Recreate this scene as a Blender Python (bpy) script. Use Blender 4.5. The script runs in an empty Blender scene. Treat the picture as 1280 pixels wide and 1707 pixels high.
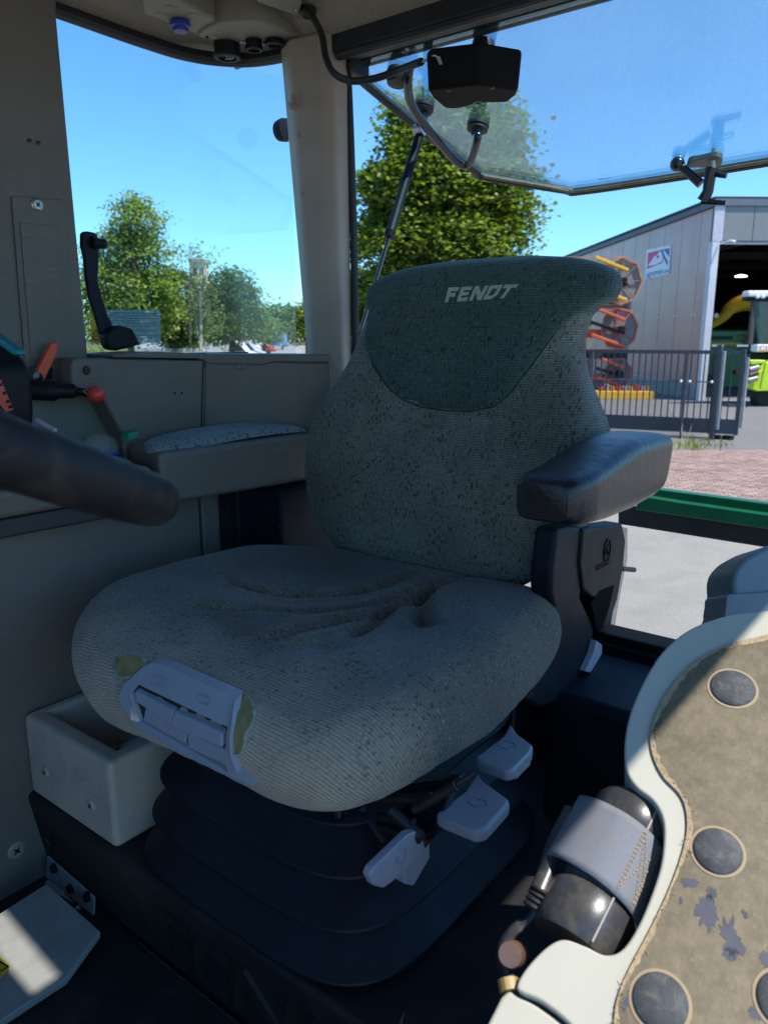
import bpy, bmesh, math, random
import numpy as np
from mathutils import Vector, Matrix
from mathutils.bvhtree import BVHTree
R = math.radians
random.seed(7); rng = np.random.default_rng(7)
S = bpy.context.scene
COL = S.collection

# ------------------------------------------------------------------ camera, sky, sun, exposure
# World frame: origin at the lens, X = tractor rearward, Y = tractor's far (right) side, Z up; ground at z = -2.5
FPX = 1280.0; PITCH = R(12.9); YAW = R(38.0)
cam_d = bpy.data.cameras.new('camera'); cam = bpy.data.objects.new('camera', cam_d); COL.objects.link(cam)
cam_d.sensor_fit = 'HORIZONTAL'; cam_d.sensor_width = 36; cam_d.lens = 36.0
cam.location = (0, 0, 0); cam.rotation_euler = (R(90) - PITCH, 0, -(R(90) - YAW))
cam_d.clip_start = 0.02; cam_d.clip_end = 2000
cam_d.dof.use_dof = True; cam_d.dof.focus_distance = 1.15; cam_d.dof.aperture_fstop = 13
S.camera = cam
SUN_EL = R(60.0); SUN_AZ = math.atan2(-0.95, 0.15)      # direction towards the sun in the XY plane
W = bpy.data.worlds.new('World'); S.world = W; W.use_nodes = True
nt = W.node_tree; bg = nt.nodes['Background']; sky = nt.nodes.new('ShaderNodeTexSky')
sky.sky_type = 'NISHITA'; sky.sun_disc = False; sky.sun_elevation = SUN_EL
sky.sun_rotation = R(90) - SUN_AZ
sky.altitude = 0; sky.air_density = 1.0; sky.dust_density = 0.15; sky.ozone_density = 4.0
tnt = nt.nodes.new('ShaderNodeMix'); tnt.data_type = 'RGBA'; tnt.blend_type = 'MULTIPLY'; tnt.inputs[0].default_value = 1; tnt.inputs[7].default_value = (.50, .82, 1.02, 1)
nt.links.new(sky.outputs[0], tnt.inputs[6]); nt.links.new(tnt.outputs[2], bg.inputs[0]); bg.inputs[1].default_value = 0.15
sl = bpy.data.lights.new('sun', 'SUN'); sl.energy = 4.0; sl.angle = R(0.5); sl.color = (1.0, 0.95, 0.87)
so = bpy.data.objects.new('sun', sl); COL.objects.link(so)
sd = Vector((math.cos(SUN_AZ) * math.cos(SUN_EL), math.sin(SUN_AZ) * math.cos(SUN_EL), math.sin(SUN_EL)))
so.rotation_euler = sd.to_track_quat('Z', 'Y').to_euler(); so.location = sd * 30
S.view_settings.view_transform = 'Standard'; S.view_settings.look = 'None'
S.view_settings.exposure = 0.75; S.view_settings.gamma = 1.0
S.cycles.max_bounces = 10; S.cycles.transparent_max_bounces = 16; S.cycles.diffuse_bounces = 5
S.cycles.sample_clamp_indirect = 6.0

# ------------------------------------------------------------------ measuring helpers (photo pixel -> point on a real plane)
def ray(x, y):
    dx = (x - 640) / FPX; dy = -(y - 853.5) / FPX
    wy = math.cos(PITCH) + dy * math.sin(PITCH); wz = -math.sin(PITCH) + dy * math.cos(PITCH)
    return Vector((dx * math.sin(YAW) + wy * math.cos(YAW), -dx * math.cos(YAW) + wy * math.sin(YAW), wz))
def A(x, y, v): r = ray(x, y); return r * (v / r.x)
def B(x, y, v): r = ray(x, y); return r * (v / r.y)
def C(x, y, v): r = ray(x, y); return r * (v / r.z)
def D(x, y, v): return ray(x, y).normalized() * v
def PL(x, y, p0, n): r = ray(x, y); return r * (p0.dot(n) / r.dot(n))
def E(X, Y, Z=0.0):   # outdoors: metres right of / ahead of the viewer
    return Vector((X * math.sin(YAW) + Y * math.cos(YAW), -X * math.cos(YAW) + Y * math.sin(YAW), Z))

# ------------------------------------------------------------------ object helpers
def thing(name, label, cat, loc=(0, 0, 0), group=None, kind=None):
    o = bpy.data.objects.new(name, None); COL.objects.link(o); o.location = loc; o.empty_display_size = .05
    o['label'] = label; o['category'] = cat
    if group: o['group'] = group
    if kind: o['kind'] = kind
    return o
def tag(o, label=None, cat=None, group=None, kind=None):
    if label: o['label'] = label
    if cat: o['category'] = cat
    if group: o['group'] = group
    if kind: o['kind'] = kind
    return o
def wloc(p):
    v = Vector((0, 0, 0))
    while p is not None:
        v = v + p.location; p = p.parent
    return v
def link(o, parent):
    COL.objects.link(o)
    if parent is not None:
        o.parent = parent
        if parent.parent is None: o.matrix_parent_inverse = Matrix.Translation(-Vector(parent.location))
    return o
def root_loc(p):
    while p.parent is not None: p = p.parent
    return Vector(p.location)
def mk(name, v, f, m, parent=None, smooth=30, bevel=0, seg=2, uv=None):
    me = bpy.data.meshes.new(name)
    me.from_pydata([tuple(x) for x in v], [], [tuple(x) for x in f])
    if uv is not None:
        ul = me.uv_layers.new(name='UVMap'); idx = np.empty(len(me.loops), dtype=np.int32); me.loops.foreach_get('vertex_index', idx)
        ul.data.foreach_set('uv', np.asarray(uv, dtype=np.float32)[idx].ravel())
    me.materials.append(m)
    bm = bmesh.new(); bm.from_mesh(me); bmesh.ops.recalc_face_normals(bm, faces=bm.faces)
    bm.to_mesh(me); bm.free()
    if smooth:
        me.polygons.foreach_set('use_smooth', [True] * len(me.polygons))
        me.set_sharp_from_angle(angle=R(smooth))
    o = bpy.data.objects.new(name, me); link(o, parent if parent is None or parent.parent is None else parent)
    if bevel:
        b = o.modifiers.new('bevel', 'BEVEL'); b.width = bevel; b.segments = seg; b.limit_method = 'ANGLE'; b.angle_limit = R(25)
        b.harden_normals = True
        me.set_sharp_from_angle(angle=R(180))
    return o
class MB:
    def __init__(s): s.v = []; s.f = []
    def add(s, v, f):
        n = len(s.v); s.v += [tuple(x) for x in v]; s.f += [tuple(i + n for i in q) for q in f]; return s
    def box(s, p0, p1):
        x0, y0, z0 = p0; x1, y1, z1 = p1
        return s.add([(x0, y0, z0), (x1, y0, z0), (x1, y1, z0), (x0, y1, z0), (x0, y0, z1), (x1, y0, z1), (x1, y1, z1), (x0, y1, z1)],
                     [(0, 3, 2, 1), (4, 5, 6, 7), (0, 1, 5, 4), (1, 2, 6, 5), (2, 3, 7, 6), (3, 0, 4, 7)])
    def hexa(s, q):
        return s.add(q, [(0, 3, 2, 1), (4, 5, 6, 7), (0, 1, 5, 4), (1, 2, 6, 5), (2, 3, 7, 6), (3, 0, 4, 7)])
    def prism(s, pts, ext):
        n = len(pts); ext = Vector(ext); a = [Vector(p) for p in pts]; b = [p + ext for p in a]
        return s.add(a + b, [tuple(range(n - 1, -1, -1)), tuple(range(n, 2 * n))] + [(i, (i + 1) % n, n + (i + 1) % n, n + i) for i in range(n)])
    def bar(s, p, q, w, h=None, up=(0, 0, 1)):
        p = Vector(p); q = Vector(q); h = h or w; d = (q - p).normalized(); u = Vector(up)
        sx = d.cross(u)
        if sx.length < 1e-4: sx = d.cross(Vector((1, 0, 0)))
        sx.normalize(); uy = sx.cross(d).normalized()
        o = [sx * (i * w / 2) + uy * (j * h / 2) for i, j in ((-1, -1), (1, -1), (1, 1), (-1, 1))]
        return s.hexa([p + k for k in o] + [q + k for k in o])
    def tube(s, path, r, n=14, cap=True, flat=1.0):
        path = [Vector(p) for p in path]; rs = r if isinstance(r, (list, tuple)) else [r] * len(path)
        t0 = (path[1] - path[0]).normalized(); nn = t0.orthogonal().normalized(); rings = []
        for i, p in enumerate(path):
            if i == 0: t = t0
            elif i == len(path) - 1: t = (path[i] - path[i - 1]).normalized()
            else: t = (path[i + 1] - path[i - 1]).normalized()
            nn = (nn - t * nn.dot(t)).normalized(); bb = t.cross(nn)
            rings += [p + (nn * math.cos(2 * math.pi * k / n) + bb * math.sin(2 * math.pi * k / n) * flat) * rs[i] for k in range(n)]
        f = [(i * n + k, i * n + (k + 1) % n, (i + 1) * n + (k + 1) % n, (i + 1) * n + k) for i in range(len(path) - 1) for k in range(n)]
        if cap: f += [tuple(range(n - 1, -1, -1)), tuple(range((len(path) - 1) * n, len(path) * n))]
        return s.add(rings, f)
    def lathe(s, o, ax, prof, n=28):
        ax = Vector(ax).normalized(); o = Vector(o); u = ax.orthogonal().normalized(); w = ax.cross(u)
        v = []; m = len(prof)
        for (rr, h) in prof: v += [o + ax * h + (u * math.cos(2 * math.pi * k / n) + w * math.sin(2 * math.pi * k / n)) * max(rr, 1e-5) for k in range(n)]
        f = [(i * n + k, i * n + (k + 1) % n, (i + 1) * n + (k + 1) % n, (i + 1) * n + k) for i in range(m - 1) for k in range(n)]
        f += [tuple(range(n - 1, -1, -1)), tuple(range((m - 1) * n, m * n))]
        return s.add(v, f)
    def ball(s, o, r, n=20, sc=(1, 1, 1)):
        prof = [(r * math.sin(math.pi * i / 12), -r * math.cos(math.pi * i / 12)) for i in range(13)]
        k0 = len(s.v); s.lathe((0, 0, 0), (0, 0, 1), prof, n)
        for i in range(k0, len(s.v)): x, y, z = s.v[i]; s.v[i] = (o[0] + x * sc[0], o[1] + y * sc[1], o[2] + z * sc[2])
        return s
    def build(s, name, m, parent=None, **k): return mk(name, s.v, s.f, m, parent, **k)
def cr(pts, n=8, closed=False):   # Catmull-Rom through points
    P = [Vector(p) for p in pts]; out = []; N = len(P)
    for i in range(N if closed else N - 1):
        p0, p1, p2, p3 = (P[(i - 1) % N], P[i], P[(i + 1) % N], P[(i + 2) % N]) if closed else (P[max(i - 1, 0)], P[i], P[i + 1], P[min(i + 2, N - 1)])
        for k in range(n):
            t = k / n
            out.append(.5 * ((2 * p1) + (p2 - p0) * t + (2 * p0 - 5 * p1 + 4 * p2 - p3) * t * t + (3 * p1 - p0 - 3 * p2 + p3) * t ** 3))
    if not closed: out.append(P[-1])
    return out
def cr2(pts, n=6, closed=True): return [(p.x, p.y) for p in cr([(x, y, 0) for x, y in pts], n, closed)]
def text_mb(txt, origin, xdir, ydir, h, depth, shear=0, width=None):
    cu = bpy.data.curves.new('lettering', 'FONT'); cu.body = txt; cu.size = 1; cu.shear = shear; cu.extrude = 0; cu.resolution_u = 3
    o = bpy.data.objects.new('lettering_tmp', cu); COL.objects.link(o)
    bpy.context.view_layer.update(); me = bpy.data.meshes.new_from_object(o.evaluated_get(bpy.context.evaluated_depsgraph_get()))
    v = [Vector(q.co) for q in me.vertices]; f = [tuple(p.vertices) for p in me.polygons]
    bpy.data.objects.remove(o); bpy.data.curves.remove(cu)
    mx = max(q.x for q in v); mn = min(q.x for q in v); cap = .69
    sx = (width / (mx - mn)) if width else h / cap; sy = h / cap
    X = Vector(xdir).normalized(); Y = Vector(ydir).normalized(); N = X.cross(Y).normalized(); O = Vector(origin)
    base = [O + X * ((q.x - mn) * sx) + Y * (q.y * sy) for q in v]
    return base, f, N * depth
# thin raised lettering: front faces plus rim
def solid_flat(base, f, ext):
    ne = {}
    for q in f:
        for i in range(len(q)):
            e = (q[i], q[(i + 1) % len(q)]); ne[e] = 1
    n = len(base); v = list(base) + [p + ext for p in base]
    F = [tuple(i + n for i in q) for q in f]
    for (a, b) in ne:
        if (b, a) not in ne: F.append((a, b, b + n, a + n))
    return v, F

# ------------------------------------------------------------------ materials
class NT:
    def __init__(s, name):
        s.m = bpy.data.materials.new(name); s.m.use_nodes = True; s.t = s.m.node_tree; s.b = s.t.nodes['Principled BSDF']; s.out = s.t.nodes['Material Output']
    def n(s, ty, **k):
        x = s.t.nodes.new(ty)
        for a, v in k.items():
            if a.startswith('i_'): 
                key = a[2:]; x.inputs[int(key) if key.isdigit() else key.replace('_', ' ')].default_value = v
            else: setattr(x, a, v)
        return x
    def l(s, a, b): s.t.links.new(a, b)
    def math(s, op, a, b=None, c=None):
        x = s.n('ShaderNodeMath', operation=op)
        for i, q in enumerate((a, b, c)):
            if q is None: continue
            if isinstance(q, (int, float)): x.inputs[i].default_value = q
            else: s.l(q, x.inputs[i])
        return x.outputs[0]
    def ramp(s, f, p0, p1, c0=(0, 0, 0, 1), c1=(1, 1, 1, 1)):
        x = s.n('ShaderNodeValToRGB'); s.l(f, x.inputs[0]); e = x.color_ramp.elements
        e[0].position = p0; e[0].color = c0; e[1].position = p1; e[1].color = c1; return x.outputs[0]
    def mix(s, f, a, b, bt='MIX'):
        x = s.n('ShaderNodeMix', data_type='RGBA', blend_type=bt)
        for i, q in ((0, f), (6, a), (7, b)):
            if isinstance(q, (int, float)): x.inputs[i].default_value = q
            elif isinstance(q, tuple): x.inputs[i].default_value = q if len(q) == 4 else (*q, 1)
            else: s.l(q, x.inputs[i])
        return x.outputs[2]
    def co(s, which='Object'): return s.n('ShaderNodeTexCoord').outputs[which]
    def noise(s, vec, sc, det=3, rough=.5, dist=0):
        x = s.n('ShaderNodeTexNoise'); s.l(vec, x.inputs['Vector']); x.inputs['Scale'].default_value = sc; x.inputs['Detail'].default_value = det
        x.inputs['Roughness'].default_value = rough; x.inputs['Distortion'].default_value = dist; return x.outputs[0]
    def mapping(s, vec, sc=(1, 1, 1), rot=(0, 0, 0), loc=(0, 0, 0)):
        x = s.n('ShaderNodeMapping'); s.l(vec, x.inputs[0]); x.inputs['Scale'].default_value = sc; x.inputs['Rotation'].default_value = rot; x.inputs['Location'].default_value = loc
        return x.outputs[0]
    def bump(s, h, st, dist=.001, prev=None):
        x = s.n('ShaderNodeBump'); s.l(h, x.inputs['Height']); x.inputs['Strength'].default_value = st; x.inputs['Distance'].default_value = dist
        if prev is not None: s.l(prev, x.inputs['Normal'])
        s.l(x.outputs[0], s.b.inputs['Normal']); return x.outputs[0]
def hexc(r, g, b):   # sRGB 0-255 -> linear
    f = lambda c: ((c / 255 + .055) / 1.055) ** 2.4 if c > 10 else c / 255 / 12.92
    return (f(r), f(g), f(b))
def M(name, col, rough=.5, metal=0, var=.12, vs=6, grain=0, gs=900, gd=.0003, spec=.5, scuff=0, dirt=None, dirtamt=.35, ds=4, island=0, coat=0):
    q = NT(name); c = q.co(); base = q.mix(q.ramp(q.noise(c, vs, 4, .6), .3, .7), tuple(x * (1 - var) for x in col), tuple(min(1, x * (1 + var)) for x in col))
    if dirt is not None:
        base = q.mix(q.math('MULTIPLY', q.ramp(q.noise(c, ds, 8, .68, .6), .48, .75), dirtamt), base, dirt)
    if scuff:
        for k_, rt in enumerate(((.3, .5, .2), (1.2, .1, .9))):
            nz = q.noise(q.mapping(c, (3, 60, 60), rot=rt), 5, 4, .6, .2); base = q.mix(q.math('MULTIPLY', q.ramp(nz, .63, .69), scuff), base, tuple(min(1, x * (1.9 if k_ else .5)) for x in col))
        base = q.mix(q.math('MULTIPLY', q.ramp(q.noise(c, 3.5, 7, .7, .8), .52, .72), scuff), base, tuple(min(1, x * 1.45) for x in col))
    if island:
        g = q.n('ShaderNodeNewGeometry'); hs = q.n('ShaderNodeHueSaturation'); q.l(base, hs.inputs['Color'])
        q.l(q.math('ADD', q.math('MULTIPLY', g.outputs['Random Per Island'], 2 * island), 1 - island), hs.inputs['Value']); base = hs.outputs[0]
    q.l(base, q.b.inputs['Base Color']); q.b.inputs['Metallic'].default_value = metal
    rv = q.math('ADD', q.math('MULTIPLY', q.noise(c, vs * 4, 5, .6), .24), rough - .12); q.l(rv, q.b.inputs['Roughness'])
    q.b.inputs['Specular IOR Level'].default_value = spec
    if coat: q.b.inputs['Coat Weight'].default_value = coat; q.b.inputs['Coat Roughness'].default_value = .1
    if grain: q.bump(q.noise(c, gs, 2, .6), grain, gd)
    return q.m
def glassm(name, tint, rough=.0, dust=.02, dustcol=(.5, .5, .48), refl=1.0, ior=1.5, dscale=30, streak=False):
    q = NT(name); t = q.t; t.nodes.remove(q.b)
    tr = q.n('ShaderNodeBsdfTransparent'); tr.inputs[0].default_value = (*tint, 1)
    gl = q.n('ShaderNodeBsdfGlossy'); gl.inputs['Roughness'].default_value = rough; gl.inputs[0].default_value = (1, 1, 1, 1)
    fr = q.n('ShaderNodeFresnel'); fr.inputs[0].default_value = ior
    m1 = q.n('ShaderNodeMixShader'); q.l(q.math('MULTIPLY', fr.outputs[0], refl), m1.inputs[0]); q.l(tr.outputs[0], m1.inputs[1]); q.l(gl.outputs[0], m1.inputs[2])
    df = q.n('ShaderNodeBsdfDiffuse'); df.inputs[0].default_value = (*dustcol, 1)
    tl = q.n('ShaderNodeBsdfTranslucent'); tl.inputs[0].default_value = (*dustcol, 1)
    md = q.n('ShaderNodeMixShader'); md.inputs[0].default_value = .5; q.l(df.outputs[0], md.inputs[1]); q.l(tl.outputs[0], md.inputs[2])
    m2 = q.n('ShaderNodeMixShader')
    c = q.co(); vec = q.mapping(c, (14, 14, 1.5)) if streak else c
    nz = q.ramp(q.noise(vec, 3 if streak else dscale, 8, .65), .35, .75)
    q.l(q.math('MULTIPLY', q.math('ADD', q.math('MULTIPLY', nz, 1.4), .4), dust), m2.inputs[0]); q.l(m1.outputs[0], m2.inputs[1]); q.l(md.outputs[0], m2.inputs[2])
    q.l(m2.outputs[0], q.out.inputs[0]); return q.m
def fabric(name, c0, c1, dark, thr=.60, wear=None, light=(.36, .35, .29), mark_scale=(95, 38), stain=None):
    q = NT(name); uv = q.co('UV')
    sn = q.n('ShaderNodeVectorMath', operation='SNAP'); q.l(uv, sn.inputs[0]); sn.inputs[1].default_value = (.0013, .0021, 1)
    ns = q.mapping(sn.outputs[0], (mark_scale[0] * 1.3, mark_scale[1] * 1.25, 1))
    ns2 = q.mapping(sn.outputs[0], (mark_scale[0] * 1.7, mark_scale[1] * 1.5, 1), loc=(13.7, 4.1, 0))
    zone = q.noise(uv, 22, 2, .5)
    n1 = q.n('ShaderNodeTexNoise'); q.l(ns, n1.inputs[0]); n1.inputs['Scale'].default_value = 2.2; n1.inputs['Detail'].default_value = 1.5; n1.inputs['Roughness'].default_value = .6
    n1.inputs['Distortion'].default_value = .35
    n2 = q.n('ShaderNodeTexNoise'); q.l(ns2, n2.inputs[0]); n2.inputs['Scale'].default_value = 2.2; n2.inputs['Detail'].default_value = 1; n2.inputs['Distortion'].default_value = .3
    t1 = q.math('ADD', n1.outputs[0], q.math('MULTIPLY', q.math('SUBTRACT', zone, .5), .22))
    mk1 = q.ramp(t1, thr, thr + .08); mk2 = q.ramp(n2.outputs[0], .645, .68)
    base = q.mix(q.ramp(q.noise(uv, 9, 4, .6), .3, .7), c0, c1)
    base = q.mix(q.math('MULTIPLY', mk2, .55), base, light)
    if wear is not None:
        wcol, y0, y1 = wear; sep = q.n('ShaderNodeSeparateXYZ'); q.l(uv, sep.inputs[0])
        mr = q.n('ShaderNodeMapRange'); q.l(q.math('ADD', sep.outputs[1], q.math('MULTIPLY', q.noise(uv, 11, 4, .6), .08)), mr.inputs[0])
        mr.inputs[1].default_value = y0; mr.inputs[2].default_value = y1; mr.inputs[3].default_value = 1; mr.inputs[4].default_value = 0
        wf = mr.outputs[0]
        base = q.mix(q.math('MULTIPLY', wf, .8), base, wcol)
        mk1 = q.math('MULTIPLY', mk1, q.math('SUBTRACT', 1.0, q.math('MULTIPLY', wf, .72)))
    base = q.mix(q.math('MULTIPLY', mk1, .80), base, dark)
    sepu = q.n('ShaderNodeSeparateXYZ'); q.l(uv, sepu.inputs[0])
    rows = q.math('SINE', q.math('MULTIPLY', sepu.outputs[1], 2 * math.pi / .0042)); cols = q.math('SINE', q.math('MULTIPLY', sepu.outputs[0], 2 * math.pi / .0026))
    knit = q.math('ADD', q.math('MULTIPLY', rows, .75), q.math('MULTIPLY', cols, .25))
    hsv = q.n('ShaderNodeHueSaturation'); q.l(base, hsv.inputs['Color'])
    q.l(q.math('ADD', 1.0, q.math('ADD', q.math('MULTIPLY', knit, .26), q.math('MULTIPLY', q.math('SUBTRACT', q.noise(uv, 420, 2, .7), .5), .9))), hsv.inputs['Value'])
    st = q.ramp(q.noise(uv, 6, 5, .65, .5), .5, .8)
    base = q.mix(q.math('MULTIPLY', st, .45), hsv.outputs[0], (.055, .05, .035))
    if stain is not None:
        for (su, sv, sr, sa) in stain:
            dd = q.n('ShaderNodeVectorMath', operation='DISTANCE'); q.l(uv, dd.inputs[0]); dd.inputs[1].default_value = (su, sv, 0)
            mr2 = q.n('ShaderNodeMapRange'); q.l(q.math('ADD', dd.outputs['Value'], q.math('MULTIPLY', q.math('SUBTRACT', q.noise(uv, 14, 5, .6), .5), .10)), mr2.inputs[0])
            mr2.inputs[1].default_value = sr * .3; mr2.inputs[2].default_value = sr; mr2.inputs[3].default_value = sa; mr2.inputs[4].default_value = 0
            base = q.mix(mr2.outputs[0], base, (.055, .038, .022))
    q.l(base, q.b.inputs['Base Color']); q.b.inputs['Roughness'].default_value = .9; q.b.inputs['Specular IOR Level'].default_value = .15
    q.b.inputs['Sheen Weight'].default_value = .25; q.b.inputs['Sheen Roughness'].default_value = .4; q.b.inputs['Sheen Tint'].default_value = (.7, .85, .9, 1)
    h = q.math('ADD', knit, q.math('MULTIPLY', mk1, -1.0)); b1 = q.bump(h, .55, .0008)
    q.bump(q.noise(uv, 45, 3, .6), .25, .002, b1)
    return q.m
m_trim = M('grey_trim', (.135, .116, .096), .55, var=.08, scuff=.35, grain=.25, gs=1400, gd=.0004, dirt=(.12, .115, .10), dirtamt=.35, ds=7)
m_trim2 = M('warm_grey_trim', (.33, .265, .215), .55, var=.08, scuff=.25, grain=.25, gs=1400, gd=.0004, dirt=(.16, .15, .12), dirtamt=.3, ds=6)
m_wall = M('lower_trim', (.165, .136, .112), .6, var=.08, scuff=.35, grain=.3, gs=1100, gd=.0004, dirt=(.13, .12, .10), dirtamt=.4, ds=5)
m_darkwall = M('dark_trim', (.035, .035, .035), .6, var=.15, grain=.2)
m_rub = M('black_rubber', (.012, .013, .017), .55, var=.3, grain=.3, gs=700, gd=.0003, dirt=(.05, .045, .04), dirtamt=.25, ds=12)
m_bellow = M('bellows_rubber', (.006, .008, .013), .55, var=.2, spec=.4, grain=.15, gs=1200, gd=.0002, dirt=(.04, .04, .045), dirtamt=.3, ds=10)
m_blackpl = M('black_plastic', (.004, .005, .008), .55, var=.2, spec=.25, grain=.15, gs=1500, gd=.0002)
m_navy = M('blue_black_plastic', (.005, .007, .014), .55, var=.2, spec=.25, grain=.15, gs=1500, gd=.0002)
m_floor = M('floor_mat', (.011, .011, .011), .8, var=.25, grain=.6, gs=500, gd=.0006, dirt=(.10, .085, .07), dirtamt=.3, ds=14)
m_riser = M('pedestal_mat', (.012, .012, .013), .65, var=.2, grain=.5, gs=600, gd=.0005, dirt=(.09, .08, .07), dirtamt=.25, ds=12)
m_lever = M('lilac_grey_plastic', (.34, .335, .37), .42, var=.06, grain=.1, gs=1500, gd=.0001, dirt=(.25, .24, .26), dirtamt=.3, ds=20)
m_cream = M('cream_plastic', (.47, .455, .385), .32, var=.04, grain=.05, gs=1500, gd=.0001, dirt=(.48, .44, .33), dirtamt=.3, ds=9, spec=.6)
m_green = M('green_paint', (.006, .11, .045), .35, var=.12, spec=.5, dirt=(.04, .06, .04), dirtamt=.3)
m_steel = M('steel', (.42, .42, .42), .38, metal=1, var=.15, dirt=(.2, .16, .12), dirtamt=.4, ds=60)
m_black = M('black_paint', (.006, .008, .014), .22, var=.1, spec=.6)
m_orange = M('orange_red_plastic', (.72, .075, .02), .42, var=.06)
# ------------------------------------------------------------------ cab shell (setting)
def struct(name, mb, m, **k): return tag(mb.build(name, m, **k), kind='structure')
struct('cab_floor', MB().box((-.35, .02, -.97), (1.24, 1.36, -.90)), m_floor)
# right-hand lower wall, two panels with a seam, plus a darker recess band
wl = struct('cab_side_wall', MB().box((-.4, 1.335, -.95), (1.24, 1.38, -.04)).box((-.4, 1.195, -.95), (1.24, 1.23, -.25)), m_darkwall)
for (a0, a1) in ((-.4, .912), (.918, 1.085), (1.089, 1.22)):
    mk('wall_panel', *(lambda b: (b.v, b.f))(MB().box((a0, 1.16, -.93), (a1, 1.194, -.25))), m_wall, wl, bevel=.004)
sc_ = lambda mb, p, n, r=.008: mb.lathe(p, n, [(r * 1.25, -.001), (r * 1.25, .0012), (r, .0022), (r * .9, .0034), (r * .3, .0036), (0, .0020)], 20)
def cross_mb(p, n, r):
    n = Vector(n).normalized(); u = n.orthogonal().normalized(); w = n.cross(u); b = MB()
    for d in (u, w): b.bar(Vector(p) + n * .0036 - d * r * .55, Vector(p) + n * .0036 + d * r * .55, r * .22, .0012, up=n)
    return b
def screw(px, py, plane, v, n, r=.008, par=None, m=None):
    p = plane(px, py, v); s = sc_(MB(), p, n, r).build('screw', m or m_steel, par)
    cross_mb(p, n, r).build('screw_slot', m_black, s if par is None or par.parent is None else par)
    return s
screw(27, 1418, B, 1.159, (0, -1, 0), .012, wl, m_trim2)
# ceiling: headliner grid curving down to the window edge (far side) and the rear header
def headliner():
    na, nb = 60, 60; v = []; f = []
    for i in range(na):
        for j in range(nb):
            a = -.45 + i / (na - 1) * 1.665; b = -.22 + j / (nb - 1) * 1.62
            d1 = max(0, 1.40 - b); d2 = max(0, 1.215 - a)
            s = lambda t, w: 1 - (1 - min(1, t / w)) ** 2.2
            c = .564 + .045 * s(d1, .16) + .07 * s(max(0, d1 - .12), .5); c2 = .548 + .05 * s(d2, .14) + .08 * s(max(0, d2 - .12), .5)
            c = -math.log(math.exp(-c * 110) + math.exp(-c2 * 110)) / 110
            v.append((a, b, c)); 
    for i in range(na - 1):
        for j in range(nb - 1):
            k = i * nb + j; a, b, _ = v[k]
            if a > 1.06 and b > 1.235 and math.hypot(a - 1.06, b - 1.235) > .158: continue
            if .515 < a < .60 and -.05 < b < .27: continue  # gap below the made-up roof slit, lets the sun strip through
            f.append((k, k + 1, k + nb + 1, k + nb))
    return v, f
q = NT('headliner_fabric'); c_ = q.co()
vr = q.n('ShaderNodeTexVoronoi'); q.l(q.mapping(c_, (1, 1, 1), rot=(0, 0, .3)), vr.inputs['Vector']); vr.inputs['Scale'].default_value = 260
base = q.mix(q.ramp(vr.outputs['Distance'], .1, .6), (.34, .30, .24), (.25, .22, .175)); base = q.mix(q.math('MULTIPLY', q.ramp(q.noise(c_, 5, 5), .45, .8), .35), base, (.2, .17, .12))
q.l(base, q.b.inputs['Base Color']); q.b.inputs['Roughness'].default_value = .95; q.bump(vr.outputs['Distance'], .5, .001); m_head = q.m
hv, hf = headliner(); tag(mk('cab_ceiling', hv, hf, m_head, smooth=180), kind='structure')
# roof slab in four pieces round a made-up slit for the sun strip; unseen side rail added for shade
rf = MB().box((-.78, -.26, .70), (.532, 1.42, .76)).box((.582, -.26, .70), (1.235, 1.42, .76)).box((.532, -.26, .70), (.582, -.012, .76)).box((.532, .26, .70), (.582, 1.42, .76)).box((-.78, -.34, .585), (1.26, -.26, .76))
struct('cab_roof', rf, m_green)
# corner cap between pillars: window top seal follows the roof curve
far = [(-.3, 1.385, .560), (.70, 1.385, .560), (1.02, 1.385, .558), (1.12, 1.368, .556), (1.18, 1.32, .553), (1.205, 1.25, .548), (1.21, 1.10, .54)]
struct('window_top_seal', MB().tube(cr(far, 8), .013, 10), m_rub)
# front-right pillar with cover
def quadprism(name, pts, ext, m, par=None, **k):
    return MB().prism(pts, ext).build(name, m, par, **k)
pc = tag(quadprism('cab_pillar', [B(95, -70, 1.30), B(96, 25, 1.30), B(148, 590, 1.30), B(149, 602, 1.30), (.70, 1.30, -.09), (.40, 1.30, -.09), (.40, 1.30, .64)], (0, .08, 0), m_trim, bevel=.008, seg=3), kind='structure')
cov = quadprism('cover_panel', [B(x, y, 1.299) for x, y in ((18, 326), (103, 333), (106, 345), (119, 560), (104, 600), (98, 610), (44, 612), (40, 600))], (0, -.0035, 0), m_trim, pc, bevel=.0015)
quadprism('cover_recess', [B(x, y, 1.2945) for x, y in ((33, 371), (94, 376), (107, 560), (100, 598), (52, 600))], (0, -.0012, 0), m_trim, cov, bevel=.0006)
screw(62, 341, B, 1.295, (0, -1, 0), .0085, pc)
for (x, y) in ((49, 234), (64, 238)): MB().lathe(B(x, y, 1.2985), (0, -1, 0), [(.0035, 0), (.0035, .0012), (.001, .0014)], 12).build('screw_hole', m_black, pc)
# slot under the cover
MB().prism([B(x, y, 1.299) for x, y in cr2([(70, 615), (85, 613), (90, 622), (85, 632), (68, 632), (62, 624)], 4)], (0, -.001, 0)).build('slot', m_black, pc)
struct('lever_gap', MB().prism([B(x, y, 1.298) for x, y in ((40, 641), (130, 641), (132, 662), (40, 660))], (0, .03, 0)), m_black)
struct('cab_side_liner', MB().prism([B(x, y, 1.285) for x, y in ((-40, 658), (168, 656), (205, 720), (215, 760), (-40, 760))], (0, .012, 0)), M('olive_grey_trim', (.12, .13, .11), .6, grain=.2), bevel=.003)
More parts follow.
